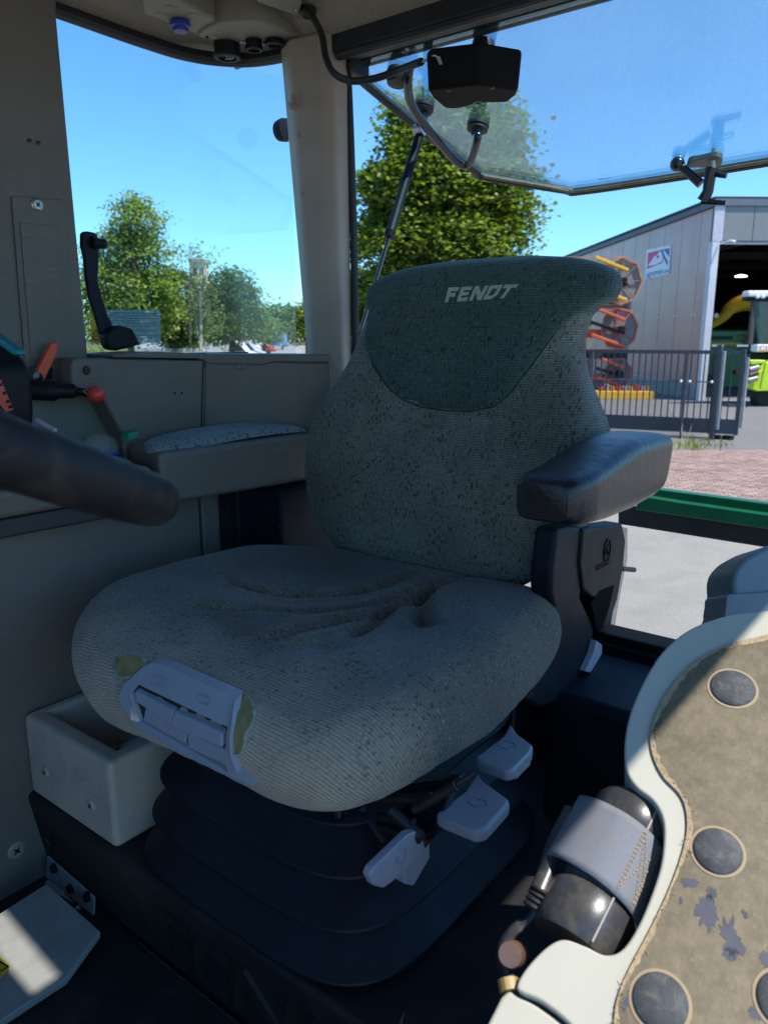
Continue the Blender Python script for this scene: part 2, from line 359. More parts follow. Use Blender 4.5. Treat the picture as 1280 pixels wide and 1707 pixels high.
# rear-right pillar
pil = [(1.185, 1.215, 0), (1.165, 1.135, 0), (1.20, 1.055, 0), (1.235, 1.04, 0), (1.26, 1.12, 0), (1.26, 1.26, 0), (1.20, 1.26, 0)]
def pill():
    hgt = [-.35, -.05, .1, .25, .4, .50, .56]; v = []; n = 7; f = []
    for h in hgt:
        t = (h + .05) / .6
        P = [(1.195, 1.135 + .055 * t, h), (1.180, 1.105 + .050 * t, h), (1.190, 1.065 + .022 * t, h), (1.205, 1.045 + .022 * t, h), (1.25, 1.06, h), (1.25, 1.16 + .05 * t, h), (1.215, 1.155 + .055 * t, h)]
        v += P
    for i in range(len(hgt) - 1):
        for k in range(n): f.append((i * n + k, i * n + (k + 1) % n, (i + 1) * n + (k + 1) % n, (i + 1) * n + k))
    f += [tuple(range(n - 1, -1, -1)), tuple(range((len(hgt) - 1) * n, len(hgt) * n))]
    return v, f
pv, pf = pill(); pr_ = tag(mk('cab_pillar', pv, pf, m_trim2, bevel=.009, seg=3), kind='structure')
bv = BVHTree.FromPolygons([Vector(p) for p in pv], pf)
def HIT(x, y, tree, push=0.0):
    r = ray(x, y).normalized(); h = tree.ray_cast(Vector((0, 0, 0)), r)
    if h[0] is None: return None, None
    n = h[1] if h[1].dot(r) < 0 else -h[1]
    return h[0] + n * push, n
for (x, y, rr) in ((527, 168, .009), (497, 226, .0045), (503, 322, .0045), (560, 610, .010)):
    p, n = HIT(x, y, bv)
    if p: MB().lathe(p, n, [(rr, -.001), (rr, .0006), (rr * .8, .0018), (0, .002)], 20).build('plug', m_trim2, pr_)
p, n = HIT(491, 168, bv)
if p:
    hk = MB().prism([p + Vector((0, 0, 1)) * q1 + n.cross(Vector((0, 0, 1))) * q0 for q0, q1 in ((-.012, .014), (.008, .014), (.008, -.016), (-.012, -.008))], n * .002).build('coat_hook', m_trim2, pr_, bevel=.001)
    MB().tube(cr([p + n * .002 + Vector((0, 0, .008)), p + n * .006 + Vector((0, 0, -.006)), p + n * .014 + Vector((0, 0, -.014)), p + n * .02 + Vector((0, 0, -.008))], 5), .0032, 8).build('hook_tip', m_trim2, hk)
MB().tube(cr([(1.249, 1.052, -.35), (1.249, 1.052, .1), (1.249, 1.058, .35), (1.249, 1.066, .52)], 5), .0075, 8).build('edge_seal', m_rub, pr_)
kb = MB().lathe(B(474, 216, 1.33), (0, -1, 0), [(.022, -.015), (.025, 0), (.023, .008), (0, .01)], 24).build('window_hinge_knob', m_blackpl)
tag(kb, 'round black window hinge knob half hidden behind the rear corner pillar', 'knob')
# rear: header, lower sill
hd = struct('rear_header', MB().box((1.207, -.25, .518), (1.262, 1.085, .70)), m_rub, bevel=.008)
MB().tube([(1.218, -.25, .520), (1.218, .9, .520), (1.216, 1.06, .520)], .010, 10).build('header_seal', m_rub, hd)
struct('rear_sill', MB().box((1.21, .05, -.60), (1.26, 1.10, -.497)).box((1.196, .05, -.60), (1.209, 1.05, -.512)), M('sill_rubber', (.004, .004, .005), .85, spec=.15), bevel=.004)
struct('rear_wall', MB().box((1.215, .02, -.93), (1.25, 1.36, -.60)).box((1.225, 1.10, -.60), (1.25, 1.36, -.12)), m_darkwall)
struct('rear_ledge', MB().box((1.0, -.1, -.90), (1.20, .47, -.525)), m_navy, bevel=.018, seg=4)
# seat pedestal
ped = struct('seat_pedestal', MB().hexa([Vector(p) for p in ((.555, -.05, -.90), (1.2, -.05, -.90), (1.2, 1.30, -.90), (.555, 1.30, -.90), (.528, -.05, -.735), (1.2, -.05, -.735), (1.2, 1.30, -.735), (.528, 1.30, -.735))]), m_riser, bevel=.012, seg=3)
# embossed word on the pedestal riser
un = Vector((-.165, 0, -.027)).normalized()
def riser_pt(b, z): t = (z + .90) / .165; return Vector((.555 - .027 * t, b, z)) + un * .0005
O = riser_pt(.835, -.868); X = (riser_pt(.4, -.868) - O).normalized(); Y = (riser_pt(.835, -.80) - O).normalized()
bs, fs, ex = text_mb('FENDT', O, X, Y, .095, .006, shear=.25, width=.52)
if ex.dot(Vector((-1, 0, 0))) < 0: ex = -ex
vv, ff = solid_flat(bs, fs, ex); mk('embossed_lettering', vv, ff, M('lettering_rubber', (.022, .022, .022), .5, grain=.4), ped, smooth=0)
struct('tank_seam', MB().tube(cr([riser_pt(1.0, -.885) + un * .004, riser_pt(.8, -.893) + un * .006, riser_pt(.4, -.893) + un * .006, riser_pt(.1, -.893) + un * .004], 4), .0035, 6), m_black)

struct('cab_front_wall', MB().box((-.75, -.1, -.95), (-.70, 1.36, -.20)).box((-.75, 1.28, -.20), (-.70, 1.36, .6)).box((-.75, -.1, .52), (-.70, 1.36, .70)), m_darkwall)
# far side window: glass, seals, stickers
m_glass = glassm('window_glass', (.93, .97, .97), dust=.0012, streak=True, refl=.06)
sw = thing('side_window', 'large clear fixed side window on the far side of the cab with faint streaks', 'window', (1.0, 1.39, -.04))
MB().box((.60, 1.388, -.06), (1.42, 1.392, .58)).build('pane', m_glass, sw)
MB().bar((.6, 1.385, -.045), (1.25, 1.385, -.045), .012, .02).build('lower_seal', m_rub, sw)
q = NT('clear_film'); tr_ = q.n('ShaderNodeBsdfTransparent'); df_ = q.n('ShaderNodeBsdfDiffuse'); df_.inputs[0].default_value = (.28, .5, .58, 1); ms = q.n('ShaderNodeMixShader'); ms.inputs[0].default_value = .42
q.l(tr_.outputs[0], ms.inputs[1]); q.l(df_.outputs[0], ms.inputs[2]); q.l(ms.outputs[0], q.out.inputs[0]); m_film = q.m
film = MB().prism([B(x, y, 1.386) for x, y in ((177, 516), (267, 516), (268, 571), (180, 572))], (0, -.0004, 0)).build('instruction_film', m_film)
tag(film, 'pale translucent blue instruction sticker on the far side window', 'sticker')
ln = MB()
for k in range(11):
    y = 521 + k * 4.2; 
    if k in (6,): continue
    x1 = 262 - (37 if k in (3, 8) else 0); ln.prism([B(x, yy, 1.3852) for x, yy in ((184, y), (x1, y), (x1, y + 1.1), (184, y + 1.1))], (0, -.0001, 0))
ln.build('text_lines', M('film_ink', (.05, .12, .15), .6), film, smooth=0)
m_yel = M('yellow_label', (.80, .50, .02), .5, var=.05)
ys = MB().prism([B(x, y, 1.386) for x, y in ((150, 532), (178, 536), (180, 572), (152, 571))], (0, -.0004, 0)).build('warning_sticker', m_yel)
tag(ys, 'yellow warning sticker on the side window behind the black handle', 'sticker')
ic = MB(); P_ = lambda x, y: B(x, y, 1.3852)
for a_, b_ in (((156, 566), (168, 566)), ((156, 566), (157, 553)), ((157, 553), (162, 548)), ((162, 548), (163, 560)), ((159, 560), (167, 560)), ((168, 566), (167, 556))):
    ic.bar(P_(*a_), P_(*b_), .0012, .0004, up=(0, 1, 0))
ic.build('pictogram', m_black, ys, smooth=0)
# black curved handle on the front-right pillar, silhouetted on the glass
def pxprism(pts, plane, val, ext): return MB().prism([plane(x, y, val) for x, y in pts], ext)
gh = thing('grab_handle', 'black curved plastic handle beside the front corner pillar, silhouetted against the side window', 'handle', tuple(B(150, 480, 1.31)))
pxprism([(131, 388), (138, 385), (155, 388), (160, 400), (160, 440), (158, 468), (164, 490), (175, 525), (183, 540), (176, 556), (163, 560), (155, 530), (144, 495), (138, 460), (136, 430), (131, 410)], B, 1.325, (0, -.012, 0)).build('handle_arm', m_navy, gh, bevel=.006, seg=3)
pxprism([(163, 556), (183, 541), (208, 547), (214, 560), (221, 573), (208, 578), (182, 584), (170, 582), (165, 572)], B, 1.322, (0, -.028, 0)).build('handle_foot', m_blackpl, gh, bevel=.006, seg=3)
MB().tube([B(152, 403, 1.31), B(165, 406, 1.31), B(175, 406, 1.31)], [.011, .010, .009], 12).build('end_knob', m_blackpl, gh, bevel=.002)
# rear-quarter storage bin on the right wall, with lid
bn = thing('side_storage_bin', 'grey moulded storage bin with hinged lid below the far side window', 'storage bin', (.95, 1.25, -.3))
MB().prism([B(x, y, 1.235) for x, y in [(123, 598), (132, 596), (340, 600), (335, 790), (210, 790), (205, 725), (172, 664), (123, 655), (120, 640), (120, 608)]], (0, .10, 0)).build('bin_body', m_trim, bn, bevel=.006, seg=3)
bp0 = B(341, 600, 1.235); bp1 = Vector((1.183, 1.072, 0)); bdir = (bp1 - bp0); bdir.z = 0; bdir.normalize(); bnn = Vector((-bdir.y, bdir.x, 0)); 
if bnn.y > 0: bnn = -bnn
def BR(x, y, off=0): return PL(x, y, bp0 + bnn * off, bnn)
MB().prism([BR(x, y) for x, y in ((341, 600), (548, 604), (552, 640), (556, 720), (575, 800), (335, 800))], -bnn * .05).build('bin_end', m_trim, bn, bevel=.005, seg=3)
MB().prism([B(188, 590, 1.232), B(260, 586, 1.232), B(341, 589, 1.232), B(341, 601, 1.232), B(330, 598, 1.232), B(188, 596, 1.232)], (0, .12, 0)).build('bin_lid', m_trim, bn, bevel=.003, seg=2)
MB().prism([BR(x, y, .004) for x, y in ((338, 590), (549, 591), (550, 604), (458, 603), (440, 608), (350, 607), (338, 600))], -bnn * .07 + Vector((0, 0, .001))).build('lid_end', m_trim, bn, bevel=.003, seg=2)
MB().prism([BR(x, y, .005) for x, y in ((391, 607), (411, 607), (409, 616), (393, 615))], -bnn * .006).build('lid_tab', m_trim, bn, bevel=.0015)
sc_(MB(), B(144, 617, 1.2345), (0, -1, 0), .006).build('screw', m_rub, bn)
for x, y in ((291, 655), (303, 655)): MB().lathe(B(x, y, 1.2345), (0, -1, 0), [(.0022, 0), (.002, .001)], 8).build('screw_hole', m_black, bn)
MB().bar(B(341, 612, 1.2345), B(335, 788, 1.2345), .003, .001, up=(0, 1, 0)).build('mould_line', m_trim, bn)

# right armrest console
rc = thing('armrest_console', 'long grey side console with a fabric armrest pad on the far side of the seat', 'armrest', (.85, 1.0, -.26))
c0 = -.189
def consol():
    b = MB(); top = [(.757, 1.062), (.806, 1.222), (1.0, 1.224), (1.17, 1.224), (1.17, 1.058), (.80, 1.060)]
    return b.add([(x, y, c0) for x, y in top] + [(x + (.008 if x < .79 else 0), y + .003, c0 - (.088 if x < .9 else .098)) for x, y in top],
                 [(5, 4, 3, 2, 1, 0), (6, 7, 8, 9, 10, 11)] + [(i, (i + 1) % 6, 6 + (i + 1) % 6, 6 + i) for i in range(6)])
consol().build('console_body', m_trim, rc, bevel=.010, seg=3)
m_fab_arm = fabric('armrest_fabric', (.15, .19, .20), (.20, .245, .25), (.02, .03, .04), thr=.56, mark_scale=(70, 55))
def padmesh():
    na, nb = 60, 36; v = []; uv = []; f = []
    for i in range(na + 1):
        for j in range(nb + 1):
            s = i / na * 2 - 1; t = j / nb * 2 - 1
            k = (1 - abs(s) ** 5) ; w = (1 - abs(t) ** 5)
            a = .975 + .185 * s + .03 * t; b = 1.145 + .066 * t * (1 - .25 * max(0, -s) ** 4)
            h = c0 + .001 + .016 * (max(0, k) ** .45) * (max(0, w) ** .45) + .003 * math.sin(a * 14)
            v.append((a, b, h)); uv.append((b, a))
    for i in range(na):
        for j in range(nb): k = i * (nb + 1) + j; f.append((k, k + 1, k + nb + 2, k + nb + 1))
    return v, f, uv
v, f, uv = padmesh(); mk('armrest_pad', v, f, m_fab_arm, rc, smooth=180, uv=uv)
MB().box((1.00, 1.03, -.46), (1.19, 1.15, -.288)).build('console_bracket', m_navy, rc, bevel=.006)
MB().box((.955, 1.10, -.46), (1.05, 1.158, -.28)).build('bracket_plate', m_black, rc, bevel=.004)
MB().tube(cr([A(452, 888, .99), A(455, 878, .988), A(462, 874, .985), A(468, 884, .985), A(466, 896, .987)], 5), .0025, 8).build('cable_loop', m_navy, rc)
# front control console, left of it
fc = thing('control_console', 'grey control console block in front of the right armrest, behind the steering wheel', 'console', (.5, 1.0, -.26))
MB().hexa([Vector(p) for p in ((.30, 1.075, -.252), (.752, 1.075, -.255), (.762, 1.22, -.255), (.30, 1.22, -.252), (.30, 1.07, -.215), (.748, 1.068, -.208), (.758, 1.22, -.208), (.30, 1.22, -.215))]).build('console_body', m_trim, fc, bevel=.010, seg=3)
MB().hexa([Vector(p) for p in ((.2, 1.09, -.282), (.80, 1.09, -.288), (.80, 1.158, -.288), (.2, 1.158, -.282), (.2, 1.09, -.254), (.80, 1.09, -.258), (.80, 1.158, -.258), (.2, 1.158, -.254))]).build('console_underside', m_darkwall, fc, bevel=.005)
jd = thing('joystick_dome', 'clear domed ball on a blue base on the control console', 'knob', tuple(C(170, 752, -.205)))
pj = C(168, 758, -.206)
MB().lathe(pj, (0, 0, 1), [(.031, -.002), (.033, .002), (.029, .005)], 28).build('base_ring', M('blue_plastic', (.02, .06, .45), .4), jd)
dm = NT('dome_plastic'); dm.b.inputs['Base Color'].default_value = (.5, .55, .5, 1); dm.b.inputs['Roughness'].default_value = .15; dm.b.inputs['Alpha'].default_value = .18
MB().ball(pj + Vector((0, 0, .008)), .031, 28).build('dome', dm.m, jd, smooth=60)
gd = MB().prism([B(x, y, 1.2) for x, y in ((214, 722), (232, 718), (226, 730), (212, 734))], (0, .02, 0)).build('warning_clip', M('teal_green_plastic', (.01, .25, .14), .5)); tag(gd, 'small green clip beside the front end of the armrest pad', 'clip')

# headliner fittings: aux socket console
m_ceil = M('ceiling_plastic', (.22, .20, .155), .6, grain=.2)
ac = thing('ceiling_switch_panel', 'beige moulded panel with sockets on the ceiling above the rear corner', 'panel', (1.1, 1.3, .6))
def CP(x, y, c=.600): return C(x, y, c)
MB().prism([CP(x, y, .566) for x, y in ((232, -30), (238, 22), (335, 60), (362, 34), (300, 2), (270, -35))], (0, 0, .04)).build('front_housing', m_ceil, ac, bevel=.006, seg=3)
MB().prism([CP(x, y, .560) for x, y in cr2([(330, 58), (365, 38), (400, 34), (440, 36), (500, 62), (495, 72), (440, 78), (380, 70), (345, 64)], 3)], (0, 0, .05)).build('rear_housing', m_ceil, ac, bevel=.004, seg=2)
for x, y in ((270, 24), (322, 24), (285, 12)): MB().lathe(CP(x, y, .566), (0, 0, -1), [(.011, -.001), (.011, .0008), (.0105, .001), (0, .001)], 24).build('blank_cap', m_ceil, ac)
m_blueknob = M('blue_knob', (.015, .05, .30), .4)
bk = MB().lathe(CP(300, 34, .566), (0, 0, -1), [(.015, -.002), (.019, .004), (.019, .010), (.014, .012), (.013, .018), (0, .019)], 24).build('blue_plug', m_blueknob, ac)
def sock(x, y, r, h, nm, par, gr=False):
    p = CP(x, y, .560); s = MB().lathe(p, (0, 0, -1), [(r, -.002), (r, h * .7), (r * 1.08, h * .72), (r * 1.05, h), (r * .7, h + .001), (r * .65, h - .004), (0, h - .004)], 28).build(nm, m_blackpl, par); return s
s1 = sock(378, 72, .025, .026, 'large_socket', ac)
for k in range(3): MB().tube([CP(376 + k * 5, 88, .540), CP(379 + k * 5, 96, .536), CP(374 + k * 5, 99, .536)], .0008, 6).build('contact_pin', m_steel, s1)
sock(423, 66, .016, .018, 'capped_socket', ac); sock(458, 66, .018, .010, 'round_socket', ac)
for x, y in ((345, 61), (357, 60), (401, 68), (408, 68), (441, 70)): MB().lathe(CP(x, y, .559), (0, 0, -1), [(.003, -.001), (.003, .002), (.001, .003)], 12).build('screw', m_steel if x != 345 and x != 441 else m_black, ac)
pl_ = thing('ceiling_plate', 'flat beige screwed cover plate on the ceiling at the top edge', 'panel', (1.2, 1.1, .65))
MB().prism([C(x, y, .572) for x, y in ((395, -40), (430, 4), (498, 27), (512, -40))], (0, 0, .02)).build('plate', m_ceil, pl_, bevel=.003)
MB().lathe(C(493, 16, .5715), (0, 0, -1), [(.004, 0), (.0035, .002), (0, .0025)], 14).build('screw', m_steel, pl_)
cb = MB().lathe(C(603, 14, .580), (0, 0, -1), [(.012, -.004), (.013, .003), (.009, .006), (0, .006)], 20).build('ceiling_button', m_ceil); tag(cb, 'small round beige button in the ceiling lining near the cable', 'fixing')

# ------------------------------------------------------------------ steering wheel, instrument cover, levers
wh = thing('steering_wheel', 'dark rubber steering wheel rim cutting into the left of the view', 'steering wheel', tuple(D(-80, 740, .56)))
tip = D(243, 828, .575); axd = (D(0, 742, .56) - tip).normalized()
rad = .20; cen = tip + axd * rad
view = tip.normalized(); up_ = axd.cross(view).normalized()
nrm = (up_ + view * .012).normalized(); e1 = -axd; e2 = nrm.cross(e1).normalized()
m_wheel = M('wheel_rubber', (.007, .007, .010), .55, spec=.25, var=.3, grain=.3, gs=500, gd=.0004, dirt=(.12, .10, .06), dirtamt=.35, ds=25)
v = []; f = []; N1, N2 = 160, 20
for i in range(N1):
    t = 2 * math.pi * i / N1; d = e1 * math.cos(t) + e2 * math.sin(t)
    for k in range(N2):
        u = 2 * math.pi * k / N2; bumpy = 1 + .05 * math.cos(t * 44) * max(0, math.cos(u + 2.2)) ** 2
        v.append(cen + d * (rad + .0165 * math.cos(u) * bumpy) + nrm * .0165 * math.sin(u) * bumpy)
for i in range(N1):
    for k in range(N2): f.append((i * N2 + k, i * N2 + (k + 1) % N2, ((i + 1) % N1) * N2 + (k + 1) % N2, ((i + 1) % N1) * N2 + k))
mk('rim', v, f, m_wheel, wh, smooth=180)
MB().tube(cr([cen + e1 * (rad - .01) * math.cos(2.6) + e2 * (rad - .01) * math.sin(2.6), cen * 1.0 - nrm * .01, cen - nrm * .02], 5), .014, 10).build('spoke', m_wheel, wh)
MB().lathe(cen - nrm * .05, nrm, [(.04, 0), (.045, .02), (.035, .04), (0, .042)], 24).build('hub', m_blackpl, wh, bevel=.002)
dc = thing('instrument_cowl', 'dark blue-black instrument cowl with a teal top at the left edge', 'dashboard', tuple(A(20, 640, .40)))
pxprism(cr2([(-60, 540), (0, 562), (30, 583), (50, 610), (56, 650), (58, 705), (40, 740), (-60, 740)], 4), A, .50, (-.09, 0, 0)).build('cowl', m_blackpl, dc, bevel=.008, seg=3)
pxprism([(-30, 545), (0, 552), (42, 583), (44, 591), (38, 592), (0, 565), (-30, 556)], A, .480, (-.012, 0, 0)).build('teal_strip', M('teal_plastic', (.0, .18, .20), .4), dc, bevel=.002)
pxprism([(-30, 610), (2, 633), (23, 683), (12, 686), (-30, 640)], A, .4085, (-.0012, 0, 0)).build('orange_scale', m_orange, dc, bevel=.0004)
for k, (x, y) in enumerate(((1, 642), (7, 656), (13, 670), (17, 679))):
    pxprism([(x - 3, y - 3), (x + 3, y - 4), (x + 4, y + 1), (x - 2, y + 2)], A, .4072, (-.0003, 0, 0)).build('scale_mark', m_black, dc)
pl2 = MB().tube(cr([A(62, 700, .5), A(75, 708, .5), A(92, 718, .5)], 4), .003, 8).build('pink_tag', M('pinkish_tape', (.45, .33, .40), .6)); tag(pl2, 'scrap of pinkish tape showing just above the steering wheel rim', 'tape')
ol = thing('orange_lever', 'flat orange-red lever standing up at the left edge', 'lever', tuple(B(68, 625, 1.27)))
pxprism([(56, 632), (57, 617), (80, 571), (90, 570), (92, 577), (89, 590), (70, 632), (62, 637)], B, 1.275, (0, -.012, 0)).build('blade', m_orange, ol, bevel=.003)
MB().lathe(B(62, 629, 1.262), (0, -1, 0), [(.009, 0), (.009, .003), (0, .004)], 18).build('pivot', m_black, ol)
rl = thing('red_knob_lever', 'black lever rod ending in a round red ball knob', 'lever', tuple(B(150, 656, 1.23)))
MB().tube(cr([B(30, 648, 1.27), B(90, 652, 1.24), B(130, 652, 1.225), B(152, 657, 1.215)], 5), [.017] * 6 + [.012] * 4 + [.006] * 6, 12).build('rod', m_blackpl, rl)
MB().ball(B(160, 657, 1.21), .0155, 22, (1, 1, .92)).build('ball', M('red_ball', (.62, .045, .03), .35), rl, smooth=60)
MB().tube(cr([B(146, 649, 1.205), B(139, 652, 1.205), B(146, 657, 1.205)], 4), .0009, 6).build('clip', m_steel, rl)
# ------------------------------------------------------------------ the driver's seat
seat = thing('driver_seat', 'worn grey-green fabric driver seat with dark green headrest on black suspension bellows', 'seat', (.78, .735, -.735))
BC = .735
m_fab = fabric('seat_fabric', (.150, .145, .120), (.205, .195, .160), (.012, .018, .020), thr=.57, stain=((.20, -.12, .10, .4), (-.2, -.3, .12, .3)))
m_fabh = fabric('headrest_fabric', (.055, .082, .070), (.076, .104, .088), (.006, .012, .016), thr=.575, light=(.12, .22, .22))
m_fabc = fabric('cushion_fabric', (.135, .110, .084), (.19, .157, .122), (.02, .03, .036), thr=.585, wear=((.56, .43, .31), .50, .66), mark_scale=(60, 70), stain=((.86, .95, .20, .75), (.62, .80, .14, .45), (.72, .66, .08, .4)))
tc = [-.400, -.385, -.36, -.33, -.27, -.20, -.15, -.10, -.06, -.03, .03, .065, .09, .108, .120, .128]
tw = [.165, .195, .226, .252, .282, .297, .290, .262, .236, .224, .214, .208, .196, .170, .130, .070]
twh = [.165, .195, .226, .252, .282, .297, .290, .262, .236, .224, .214, .222, .216, .190, .148, .080]
tt = [.03, .055, .085, .10, .115, .12, .12, .115, .11, .105, .10, .095, .085, .070, .050, .02]
def smooth_tab(xs, ys, x):   # monotone cubic-ish
    xs = np.array(xs); ys = np.array(ys); m = np.gradient(ys, xs); i = np.clip(np.searchsorted(xs, x) - 1, 0, len(xs) - 2)
    h = xs[i + 1] - xs[i]; t = (x - xs[i]) / h
    return (2 * t**3 - 3 * t**2 + 1) * ys[i] + (t**3 - 2 * t**2 + t) * h * m[i] + (-2 * t**3 + 3 * t**2) * ys[i + 1] + (t**3 - t**2) * h * m[i + 1]
def seam_c(x):
    return np.interp(x, [-.24, -.205, -.165, -.14, -.115, -.07, -.02, .03, .07, .11, .145, .175, .195, .215, .26], [.050, .030, -.045, -.085, -.108, -.119, -.121, -.118, -.108, -.085, -.055, -.015, .03, .075, .09])
def back_front(x, c, hw):   # depth offset of the front face (positive = away from the sitter)
    s = x / np.maximum(hw, .03)
    lum = np.exp(-((c + .27) / .10) ** 2)
    d = .020 * np.exp(-(s / .55) ** 2) * (1 - .55 * lum) * np.clip((c + .40) / .08, 0, 1) * np.clip((.12 - c) / .08, 0, 1)
    for x0, x1, ca, cb, w, dep in ((-.105, -.13, -.13, -.32, .007, .006), (.075, .115, -.13, -.30, .007, .006), (.15, .13, -.10, -.25, .006, .004), (-.155, -.125, -.14, -.26, .006, .005), (-.03, -.02, -.14, -.22, .012, .003), (.02, .03, -.15, -.27, .010, .003)):
        t = np.clip((c - ca) / (cb - ca), 0, 1); cx = x0 + (x1 - x0) * t
        d = d + dep * np.exp(-((x - cx) / w) ** 2) * np.clip((ca + .02 - c) / .03, 0, 1) * np.clip((c - cb + .03) / .05, 0, 1)
    d = d + .0025 * np.sin(x * 31 + c * 17) * np.sin(c * 25 + x * 9)
    return d
def back_loft(kind):
    N = 210; K = 200
    cc = np.array([(tc[0] + tc[-1]) / 2 - (tc[-1] - tc[0]) / 2 * math.cos(math.pi * i / (N - 1)) for i in range(N)])
    ph = np.linspace(0, 2 * np.pi, K, endpoint=False)
    V = []; UV = []; reg = []
    for c in cc:
        hw = float(smooth_tab(tc, twh if kind == 'head' else tw, c)); th = float(smooth_tab(tc, tt, c)); af = 1.0 + .30 * (c + .37)
        if c > .06: af += .25 * max(0, c - .06) ** 1.5 * 8 * .2
        x = hw * np.sign(np.cos(ph)) * np.abs(np.cos(ph)) ** .42; y = np.sign(np.sin(ph)) * np.abs(np.sin(ph)) ** .55
        mid = af + .105 / 2 + (.105 - th) * .15; fy = mid - th / 2 * y    # y=+1 front
        fw = np.clip(y, 0, 1) ** 1.5; fy = fy + back_front(x, c, hw) * fw
        if kind == 'head':
            sd = c - seam_c(x); off = -.003 + .0085 * np.clip(sd / .010, 0, 1) ** .5 - .0
            side = np.clip((np.abs(x) - .78 * hw) / (.22 * hw), 0, 1) * np.clip((c - .046) / .012, 0, 1)
            o2 = off + .016 * side * np.clip((.125 - c) / .03, 0, 1)
            fy = fy - y * off; x = x * (1 + o2 / max(hw, .05)); cz = c + np.where(sd > .004, .004, -.002) * np.clip((c - .05) / .06, 0, 1)
            reg.append(sd > -.006)
        elif kind == 'shell':
            fy = mid + .012 + np.where(y > 0, -.01, 1.0 * th / 2 * (-y) + .004); x = x * .97; cz = c + 0 * x
        else: cz = c + 0 * x
        seg = np.sqrt(np.diff(np.append(x, x[0])) ** 2 + np.diff(np.append(fy, fy[0])) ** 2); cum = np.concatenate([[0], np.cumsum(seg)[:-1]])
        k0 = K // 4; u = cum - cum[k0]
        V += list(zip(fy, BC - .020 * np.clip((c - .0) / .07, 0, 1) + x, cz)); UV += list(zip(u, cz * 1.04))
    F = []
    for i in range(N - 1):
        for k in range(K):
            k2 = (k + 1) % K; q_ = (i * K + k, i * K + k2, (i + 1) * K + k2, (i + 1) * K + k)
            if kind == 'head' and not (reg[i][k] or reg[i + 1][k] or reg[i][k2]): continue
            F.append(q_)
    F.append(tuple((N - 1) * K + k for k in range(K)))
    if kind != 'head': F.append(tuple(K - 1 - k for k in range(K)))
    return V, F, UV
V, F, UV = back_loft('back'); backrest = mk('backrest', V, F, m_fab, seat, smooth=180, uv=UV)
bvb = BVHTree.FromPolygons([Vector(p) for p in V], F)
V, F, UV = back_loft('head'); headr = mk('headrest', V, F, m_fabh, seat, smooth=180, uv=UV)
bvh_ = BVHTree.FromPolygons([Vector(p) for p in V], F)
V, F, UV = back_loft('shell'); mk('backrest_shell', V, F, m_navy, seat, smooth=60)
# seam piping round the headrest panel
pip = []
for x in np.linspace(-.20, .185, 60):
    c = float(seam_c(x)); hw = float(smooth_tab(tc, tw, c)); r0 = Vector((.5, BC + x, c - .001)); h = bvb.ray_cast(r0, Vector((1, 0, 0)))
    if h[0]: pip.append(h[0] + Vector((.0006, 0, 0)))
MB().tube(pip, .0016, 6).build('headrest_seam', M('seam_thread', (.015, .03, .03), .9), seat)
# lettering on the headrest
letters = {'F': [[(0, 0), (.28, 0), (.28, .36), (.8, .36), (.8, .62), (.28, .62), (.28, .74), (.95, .74), (.95, 1), (0, 1)]],
 'E': [[(0, 0), (.95, 0), (.95, .25), (.28, .25), (.28, .40), (.85, .40), (.85, .62), (.28, .62), (.28, .75), (.95, .75), (.95, 1), (0, 1)]],
 'N': [[(0, 0), (.27, 0), (.27, .55), (.70, 0), (1, 0), (1, 1), (.73, 1), (.73, .45), (.30, 1), (0, 1)]],
 'D': [[(0, 0), (.72, 0), (1.0, .25), (1.0, 1), (0, 1), (0, .27), (.27, .27), (.27, .75), (.72, .75), (.72, .27), (.0, .27)]],
 'T': [[(.36, 0), (.66, 0), (.66, .74), (1.05, .74), (1.05, 1), (-.02, 1), (-.02, .74), (.36, .74)]]}
m_logo = M('logo_print', (.42, .42, .34), .7, var=.2, vs=120, dirt=(.12, .14, .12), dirtamt=.6, ds=180)
pA, pB, pC_, pD = (742, 504), (848, 496), (866, 473), (748, 479)
def logo_pt(u, w):   # u along the word, w up
    x = (pA[0] * (1 - u) + pB[0] * u) * (1 - w) + (pD[0] * (1 - u) + pC_[0] * u) * w; y = (pA[1] * (1 - u) + pB[1] * u) * (1 - w) + (pD[1] * (1 - u) + pC_[1] * u) * w
    p, n = HIT(x, y, bvh_)
    return p
u0 = 0
for ch, wd in (('F', .165), ('E', .175), ('N', .20), ('D', .19), ('T', .19)):
    for poly in letters[ch]:
        P = []
        n_ = len(poly)
        for i in range(n_):
            (xa, ya), (xb, yb) = poly[i], poly[(i + 1) % n_]
            for t in (0, .5): P.append((xa + (xb - xa) * t, ya + (yb - ya) * t))
        pts = [logo_pt(u0 + px * wd * .95, py) for px, py in P]
        if ch == 'D': # outer and inner loop -> ring quads
            o_ = [(0, 0), (.72, 0), (1.0, .25), (1.0, 1), (0, 1)]; i_ = [(.28, .25), (.62, .25), (.72, .36), (.72, .75), (.28, .75)]
            b_ = MB(); a1 = [logo_pt(u0 + x * wd * .95, y) for x, y in o_]; a2 = [logo_pt(u0 + x * wd * .95, y) for x, y in i_]
            for k in range(5):
                k2 = (k + 1) % 5; b_.prism([a1[k] + Vector((-.0002, 0, 0)), a1[k2] + Vector((-.0002, 0, 0)), a2[k2] + Vector((-.0002, 0, 0)), a2[k] + Vector((-.0002, 0, 0))], (-.0009, 0, 0))
            b_.build('letter', m_logo, headr, smooth=0)
        else:
            MB().prism([p + Vector((-.0002, 0, 0)) for p in pts], (-.0009, 0, 0)).build('letter', m_logo, headr, smooth=0)
    u0 += wd + .018

